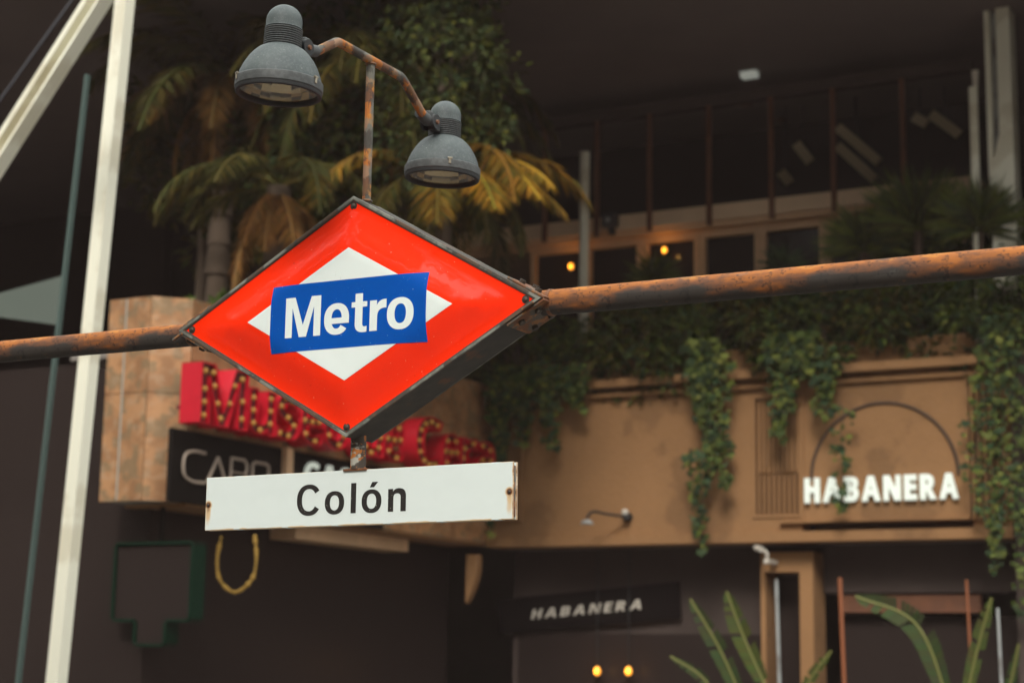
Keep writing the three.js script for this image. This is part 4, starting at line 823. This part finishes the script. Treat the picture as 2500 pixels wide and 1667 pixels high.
{
  const s = signThing('metro_sign', 'red lozenge metro sign with white diamond and blue name band on the rusty pipe', 'sign');
  obj('frame', [ringGeo(A, B, A - 0.012, B - 0.0068, -0.073, 0.073)], M.side, s);
  for (const f of [1, -1]) {
    const z = f > 0 ? [0.0735, 0.0785] : [-0.0785, -0.0735];
    obj('edge_angle', ringGeo(A + 0.002, B + 0.0012, a1 + 0.006, b1 + 0.0034, z[0], z[1]), M.frame, s);
    obj('glazing_bead', ringGeo(a1 + 0.005, b1 + 0.0028, a1 - 0.003, b1 - 0.0017, f > 0 ? 0.066 : -0.0765, f > 0 ? 0.0765 : -0.066), M.side, s);
  }
  const face = new THREE.Group();
  const zf = 0.0745;
  const panel = obj('face_panel', onFace([poly(loz(a1 - 0.001, b1 - 0.0006))], zf, 0, 0.013), M.red, s, true);
  const cx = 0.008;
  // white diamond shows above, below and beside the blue band
  const wa = 0.397, wb = 0.2205, blue = [[-0.302, -0.113], [0.302, -0.113], [0.302, 0.113], [-0.302, 0.113]];
  obj('white_diamond', onFace([poly(loz(wa, wb).map(([x, y]) => [x + cx, y]))], zf, 0.0006), M.white, s, true);
  obj('blue_band', onFace([poly(blue.map(([x, y]) => [x + cx, y]))], zf, 0.0012), M.blue, s, true);
  const wd = word('Metro', 0.2, 0.1345, [0.1, 0.06, 0.075, 0.02]), k = 0.497 / wd.width;
  wd.letters.forEach((L) => obj('letter', onFace(moveShapes(L, -0.24 + cx, -0.066, k), zf, 0.0018, 0.02), M.white, s, true));
  // back face
  const back = onFace([poly(loz(a1 - 0.001, b1 - 0.0006))], zf, 0, 0.04); back.rotateY(Math.PI); obj('back_face_panel', back, M.red, s, true);
  // corner screws with dark heads
  for (const [x, y] of [[-a1 + 0.032, 0], [a1 - 0.032, 0], [0, b1 - 0.019], [0, -b1 + 0.019]]) obj('screw', [new THREE.SphereGeometry(0.0085, 14, 8).scale(1, 1, 0.6).translate(x, y, zf + 0.003), cyl(V(x, y, zf - 0.01), V(x, y, zf + 0.0022), 0.013, 0.013, 16)], M.screw, s);
  // clamp plates and bolts at the two pipe corners
  const ang = Math.atan2(B, A);
  for (const sd of [-1, 1]) for (const q of [-1, 1]) {
    const rot = (g) => { g.rotateZ(-q * sd * ang * 1); g.translate(sd * (A - 0.055), q * 0.0335 + q * 0.006, 0); return g; };
    obj('clamp_plate', rot(new RoundedBoxGeometry(0.15, 0.009, 0.15, 2, 0.003)), M.bracket, s);
    for (const zz of [-0.045, 0.045]) for (const xx of [-0.035, 0.03]) obj('bolt', rot(cyl(V(xx, q * 0.004, zz), V(xx, q * 0.016, zz), 0.011, 0.011, 6)), M.screw, s);
  }
  for (const sd of [-1, 1]) obj('corner_strap', [rbx(-0.045, 0.0, -0.004, 0.004, 0.0, 0.011).rotateZ(ang).translate(sd * 0 + 0, 0, 0)].map((g) => { if (sd < 0) g.rotateZ(0); g.translate(sd * (A - 0.02), sd < 0 ? -0.012 : -0.012, 0.0825); return g; }), M.bracket, s);
}
// rusty crossbar on two posts outside the view
{
  const c = signThing('rusty_crossbar', 'rusty steel crossbar pipe that carries the metro sign', 'pipe');
  const seg = (x0, x1, r) => { const g = new THREE.CylinderGeometry(r, r, x1 - x0, 40, 60, true); const p = g.attributes.position; for (let i = 0; i < p.count; i++) { const k = 1 + 0.006 * Math.sin(p.getY(i) * 7.3 + 1) + 0.005 * Math.sin(p.getY(i) * 17); p.setX(i, p.getX(i) * k); p.setZ(i, p.getZ(i) * k); } g.computeVertexNormals(); g.rotateZ(-Math.PI / 2); g.translate((x0 + x1) / 2, 0, 0); return g; };
  // uv: once round, then along
  const fixUV = (g, x0) => { const p = g.attributes.position, uv = g.attributes.uv; for (let i = 0; i < p.count; i++) { const y = p.getY(i), z = p.getZ(i); uv.setXY(i, uv.getX(i), (p.getX(i) - x0) * 0.55 + 0.13); } return g; };
  const roundUV = (g) => { const p = g.attributes.position, uv = g.attributes.uv, q = g; for (let i = 0; i < p.count; i++) { const u = uv.getX(i); uv.setX(i, u); } return q; };
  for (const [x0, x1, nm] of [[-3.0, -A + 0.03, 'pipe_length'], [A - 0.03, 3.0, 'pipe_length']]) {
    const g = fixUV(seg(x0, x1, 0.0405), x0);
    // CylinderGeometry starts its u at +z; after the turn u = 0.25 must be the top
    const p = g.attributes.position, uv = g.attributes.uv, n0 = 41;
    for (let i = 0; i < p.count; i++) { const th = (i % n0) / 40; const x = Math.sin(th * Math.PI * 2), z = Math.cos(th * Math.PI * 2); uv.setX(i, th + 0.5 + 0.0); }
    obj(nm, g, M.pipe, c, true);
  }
  for (const x of [-A + 0.0, A - 0.0]) obj('end_cap', cyl(V(x - 0.006, 0, 0), V(x + 0.006, 0, 0), 0.043, 0.043, 24), M.bracket, c);
  for (const x of [-2.95, 2.95]) obj('post', cyl(V(x, -SO.y, 0), V(x, 0.04, 0), 0.045, 0.045, 24), M.bracket, c);
}
// station name plate
{
  const s = signThing('station_name_plate', 'white enamel station name plate with black lettering and rusty edges below the lozenge', 'sign', 0, -0.589, 0);
  s.rotation.z = 0.009;
  const x0 = -0.604, x1 = 0.584, y0 = -0.0915, y1 = 0.0885, q = 0.012;
  const plateTex = makeTex(1024, 256, (u, v) => {                   // rust at the edges and below the two fixing screws
    const x = u * (x1 - x0), y = v * (y1 - y0), W = x1 - x0, H = y1 - y0, a = nA(u * 5, v, 6, 5), b = nC(u * 6, v, 6, 5), c = nB(u * 6, v * 1, 64, 2);
    let k = WHITE.map((t) => t * (0.97 + 0.06 * a));
    const edge = Math.min(x, W - x, y * 1.0, (H - y) * 2.2);
    const low = x > W - 0.05 ? 0.9 : y < 0.01 ? 0.6 : 0.35, rust = low * sstep(0.006, 0.0, edge - 0.007 * (a - 0.5)) * sstep(0.4, 0.62, b + 0.06);
    const scr = (sx) => { const dx = Math.abs(x - sx), dy = 0.086 - y; const run = dy > 0 ? sstep(0.016 + 0.004 * (b - 0.5), 0.002, dx) * sstep(0.1, 0.0, dy) : sstep(0.02, 0.004, Math.hypot(dx, dy)); return Math.max(run * (0.55 + 0.8 * (b - 0.4)), sstep(0.02, 0.006, Math.hypot(dx, dy + 0.0))); };
    const r = clamp(Math.max(rust * 0.95, scr(0.012), scr(W - 0.014)));
    k = mix(k, [0.62, 0.36, 0.12], 0.75 * sstep(0.05, 0.5, r)); k = mix(k, [0.16, 0.055, 0.018], sstep(0.5, 0.95, r));
    k = mix(k, [0.42, 0.4, 0.36], 0.4 * sstep(0.89, 0.93, c));
    return k;
  });
  const g = rbx(x0, x1, y0, y1, q - 0.003, q + 0.003, 0.0025), p = g.attributes.position;
  const pg = prep(g), pp = pg.attributes.position, uv = pg.attributes.uv; for (let i = 0; i < pp.count; i++) uv.setXY(i, (pp.getX(i) - x0) / (x1 - x0), (pp.getY(i) - y0) / (y1 - y0));
  const pm = phys({ map: plateTex, roughness: 0.42, clearcoat: 0.5, clearcoatRoughness: 0.15 });
  obj('front_plate', pg, pm, s, true);
  const pb = pg.clone(); pb.translate(0, 0, -2 * q); obj('back_plate', pb, pm, s, true);
  obj('spacer_bar', [rbx(x0 + 0.01, x0 + 0.04, y0 + 0.01, y1 - 0.01, -q + 0.0035, q - 0.0035), rbx(x1 - 0.034, x1 - 0.004, y0 + 0.01, y1 - 0.01, -q + 0.0035, q - 0.0035), rbx(x0 + 0.05, x1 - 0.05, y1 - 0.03, y1 - 0.012, -q + 0.0035, q - 0.0035)], M.bracket, s);
  const wd = word('Colón', 0.185, 0.098, [0.2, 0.235, 0.2, 0.23]), k = 0.422 / wd.width;
  wd.letters.forEach((L) => { const e = new THREE.ShapeGeometry(moveShapes(L, -0.227, -0.0525, k), 12); e.translate(0, 0, q + 0.0036); obj('letter', e, M.blackLetter, s); });
  for (const x of [x0 + 0.012, x1 - 0.014]) obj('screw', new THREE.SphereGeometry(0.006, 12, 8).scale(1, 1, 0.7).translate(x, y0 + 0.086, q + 0.004), M.screw, s);
  obj('hanger_tube', cyl(V(0, y1 + 0.002, 0), V(0, 0.589 - B + 0.02, 0), 0.0255, 0.0255, 28), M.hanger, s, true);
  obj('hanger_collar', rbx(-0.045, 0.045, y1 - 0.004, y1 + 0.004, -0.022, 0.022, 0.002), M.bracket, s);
}
// lamp bracket: post with a crooked double arm
{
  const s = signThing('lamp_bracket', 'rusty post with crooked double arm above the lozenge sign', 'bracket', 0, B, 0);
  const Y0 = -B;
  obj('post', cyl(V(0, -0.004, 0), V(0, 0.885 + Y0, 0), 0.0145, 0.0145, 24), M.postPipe, s, true);
  const P = [[0.322, 0.826], [0.205, 0.897], [-0.2, 0.897], [-0.345, 0.803]].map(([n, y]) => V(0, y + Y0, n));
  const cp = new THREE.CurvePath(); const round = 0.018;
  const pts = [P[0]]; for (let i = 1; i < P.length - 1; i++) { const d0 = P[i - 1].clone().sub(P[i]).normalize().multiplyScalar(round), d1 = P[i + 1].clone().sub(P[i]).normalize().multiplyScalar(round); for (let t = 0; t <= 6; t++) { const k = t / 6, a = P[i].clone().add(d0), b = P[i].clone().add(d1); pts.push(a.multiplyScalar((1 - k) * (1 - k)).addScaledVector(P[i], 2 * k * (1 - k)).addScaledVector(b, k * k)); } } pts.push(P[P.length - 1]);
  const cv = new THREE.CurvePath(); for (let i = 0; i < pts.length - 1; i++) cv.add(new THREE.LineCurve3(pts[i], pts[i + 1]));
  const g = new THREE.TubeGeometry(cv, 120, 0.0155, 20), uv = g.attributes.uv; for (let i = 0; i < uv.count; i++) uv.setXY(i, uv.getY(i), uv.getX(i) * 1.3);
  obj('arm', g, M.postPipe, s, true);
  for (const y of [0.882 + Y0, 0.004]) obj('weld_collar', new THREE.TorusGeometry(0.0165, 0.004, 8, 24).rotateX(Math.PI / 2).translate(0, y, 0), M.bracket, s);
}
// floodlights
function floodlight(label, n, y, lean, side) {                      // side: +1 = joint on the -n side
  const s = signThing('floodlight', label, 'floodlight', side > 0 ? -0.008 : -0.0165, y, n, 'floodlights above the metro sign');
  s.rotation.order = 'YXZ'; s.rotation.z = lean; s.scale.setScalar(0.955);
  const lathe = (pts, seg = 56) => new THREE.LatheGeometry(pts.map((p) => new THREE.Vector2(...p)), seg);
  const lat = (name, pts, m, parent = s) => { const g = lathe(pts), uv = g.attributes.uv, p = g.attributes.position; for (let i = 0; i < p.count; i++) uv.setXY(i, uv.getX(i) * 2, p.getY(i) * 3.2); return obj(name, g, m, parent, true); };
  // bell
  lat('reflector_housing', [[0.1385, 0.028], [0.1375, 0.04], [0.132, 0.058], [0.122, 0.082], [0.108, 0.106], [0.092, 0.126], [0.078, 0.139], [0.066, 0.146], [0.061, 0.149]], M.lampPaint);
  const ribs = [[0.061, 0.149]]; for (let i = 0; i < 8; i++) { const y0 = 0.151 + i * 0.0074; ribs.push([0.057, y0], [0.0625, y0 + 0.0012], [0.063, y0 + 0.003], [0.0625, y0 + 0.0048], [0.057, y0 + 0.006]); } ribs.push([0.058, 0.212]);
  lat('cooling_fins', ribs, M.lampDark);
  const dome = [[0.0615, 0.212], [0.0615, 0.214], [0.0598, 0.2155], [0.0598, 0.236]]; for (let i = 1; i <= 12; i++) { const a = i / 12 * Math.PI / 2; dome.push([0.0598 * Math.cos(a) + 0.00001, 0.236 + 0.058 * Math.sin(a)]); }
  lat('dome_cap', dome, M.lampPaint);
  // rim ring with a dark gasket below
  lat('rim', [[0.1365, 0.03], [0.1415, 0.034], [0.1445, 0.03], [0.145, 0.004], [0.143, 0.0], [0.137, 0.0]], M.lampDark);
  lat('gasket', [[0.1425, 0.001], [0.142, -0.011], [0.139, -0.0135], [0.132, -0.0135], [0.128, -0.009], [0.127, 0.004]], M.rubber);
  { const mg = lathe([[0.1275, 0.003], [0.122, 0.03], [0.112, 0.062], [0.095, 0.095], [0.07, 0.12], [0.035, 0.133], [0.00001, 0.135]], 22).toNonIndexed(); mg.computeVertexNormals(); obj('mirror', mg, M.mirror, s); }
  const gl = new THREE.CircleGeometry(0.127, 48); gl.rotateX(Math.PI / 2); gl.translate(0, -0.003, 0); obj('lens', gl, M.glass, s);
  obj('lamp_bulb', lathe([[0.00001, 0.05], [0.018, 0.056], [0.026, 0.075], [0.02, 0.1], [0.013, 0.125], [0.00001, 0.127]], 24), M.bulbGlass, s);
  // spring clips on the rim
  for (const a of [1.9, 0.0, -2.2].map((v) => v + (side > 0 ? 0 : -0.85))) {
    const g = [rbx(-0.005, 0.005, 0.014, 0.034, 0.144, 0.1485, 0.002), rbx(-0.007, 0.007, 0.031, 0.038, 0.139, 0.149, 0.002), cyl(V(-0.009, 0.036, 0.146), V(0.009, 0.036, 0.146), 0.0035, 0.0035, 8)];
    g.forEach((q) => q.rotateY(a + Math.PI / 2)); obj('clip', g, M.clip, s);
  }
  // swivel joint: neck block, two discs on a cross axis, pipe clamp
  const k = -side, J = 0.185;
  obj('neck_block', rbx(-0.016, 0.016, J - 0.03, J + 0.022, Math.min(k * 0.055, k * 0.1), Math.max(k * 0.055, k * 0.1), 0.005), M.lampDark, s);
  for (const x of [-1, 1]) { obj('swivel_disc', cyl(V(x * 0.017, J - 0.004, k * 0.108), V(x * 0.03, J - 0.004, k * 0.108), 0.03, 0.028, 28), M.rubber, s); obj('swivel_bolt', cyl(V(x * 0.03, J - 0.004, k * 0.108), V(x * 0.037, J - 0.004, k * 0.108), 0.009, 0.008, 6), M.bracket, s); }
  obj('wing_plate', [rbx(-0.014, 0.014, J - 0.018, J + 0.036, Math.min(k * 0.106, k * 0.138), Math.max(k * 0.106, k * 0.138), 0.006)], M.lampDark, s);
  obj('pipe_clamp', cyl(V(0, J - 0.002, k * 0.128), V(0, J + 0.012, k * 0.19), 0.023, 0.0195, 20), M.lampDark, s);
  return s;
}
floodlight('nearer grey bell floodlight hanging in front of the sign face', 0.508, 0.637, -0.05, 1);
floodlight('grey bell floodlight hanging behind the sign beside the palm fronds', -0.52, 0.6215, -0.035, -1);

// street trees beside the entrance, out of view: the sign face mirrors their crowns
function streetTree(label, x, z, h, rad, seed) {
  const t = thing('plane_tree', label, 'tree', V(x, 0, z), 0, 'street trees beside the entrance'), L = new Leaves(), cl = [], lim = [];
  obj('trunk', tube([V(0, 0, 0), V(0.1, h * 0.25, 0.05), V(0, h * 0.55, 0)], 0.22, 10, 10), M.bark, t);
  for (let i = 0; i < 60; i++) { const d = unit(), s = Math.cbrt(rr(0.15, 1)), c = V(d.x * rad * s, h * 0.68 + d.y * h * 0.32 * s, d.z * rad * s); cl.push(c); if (i % 4 === 0) lim.push(tube([V(0, h * 0.5, 0), c.clone().lerp(V(0, h * 0.6, 0), 0.5), c], 0.05, 5, 8)); }
  obj('limb', lim, M.bark, t);
  for (let i = 0; i < 9000; i++) { const c = pick(cl), d = unit(); L.leaf(c.clone().addScaledVector(d, Math.cbrt(R()) * 1.25), d.clone().add(V(0, -0.4, 0)).add(unit().multiplyScalar(0.5)).normalize(), unit().add(V(0, 0.8, 0)).normalize(), 0.24 * rr(0.7, 1.3), 0.17 * rr(0.7, 1.2), tint(pick(GREENS))); }
  L.build('crown', t);
}
streetTree('broad plane tree beside the metro entrance', -9.5, -3.5, 12, 4.2);
streetTree('broad plane tree farther along the kerb', -13, 6, 13, 4.6);

renderer.render(scene, camera);
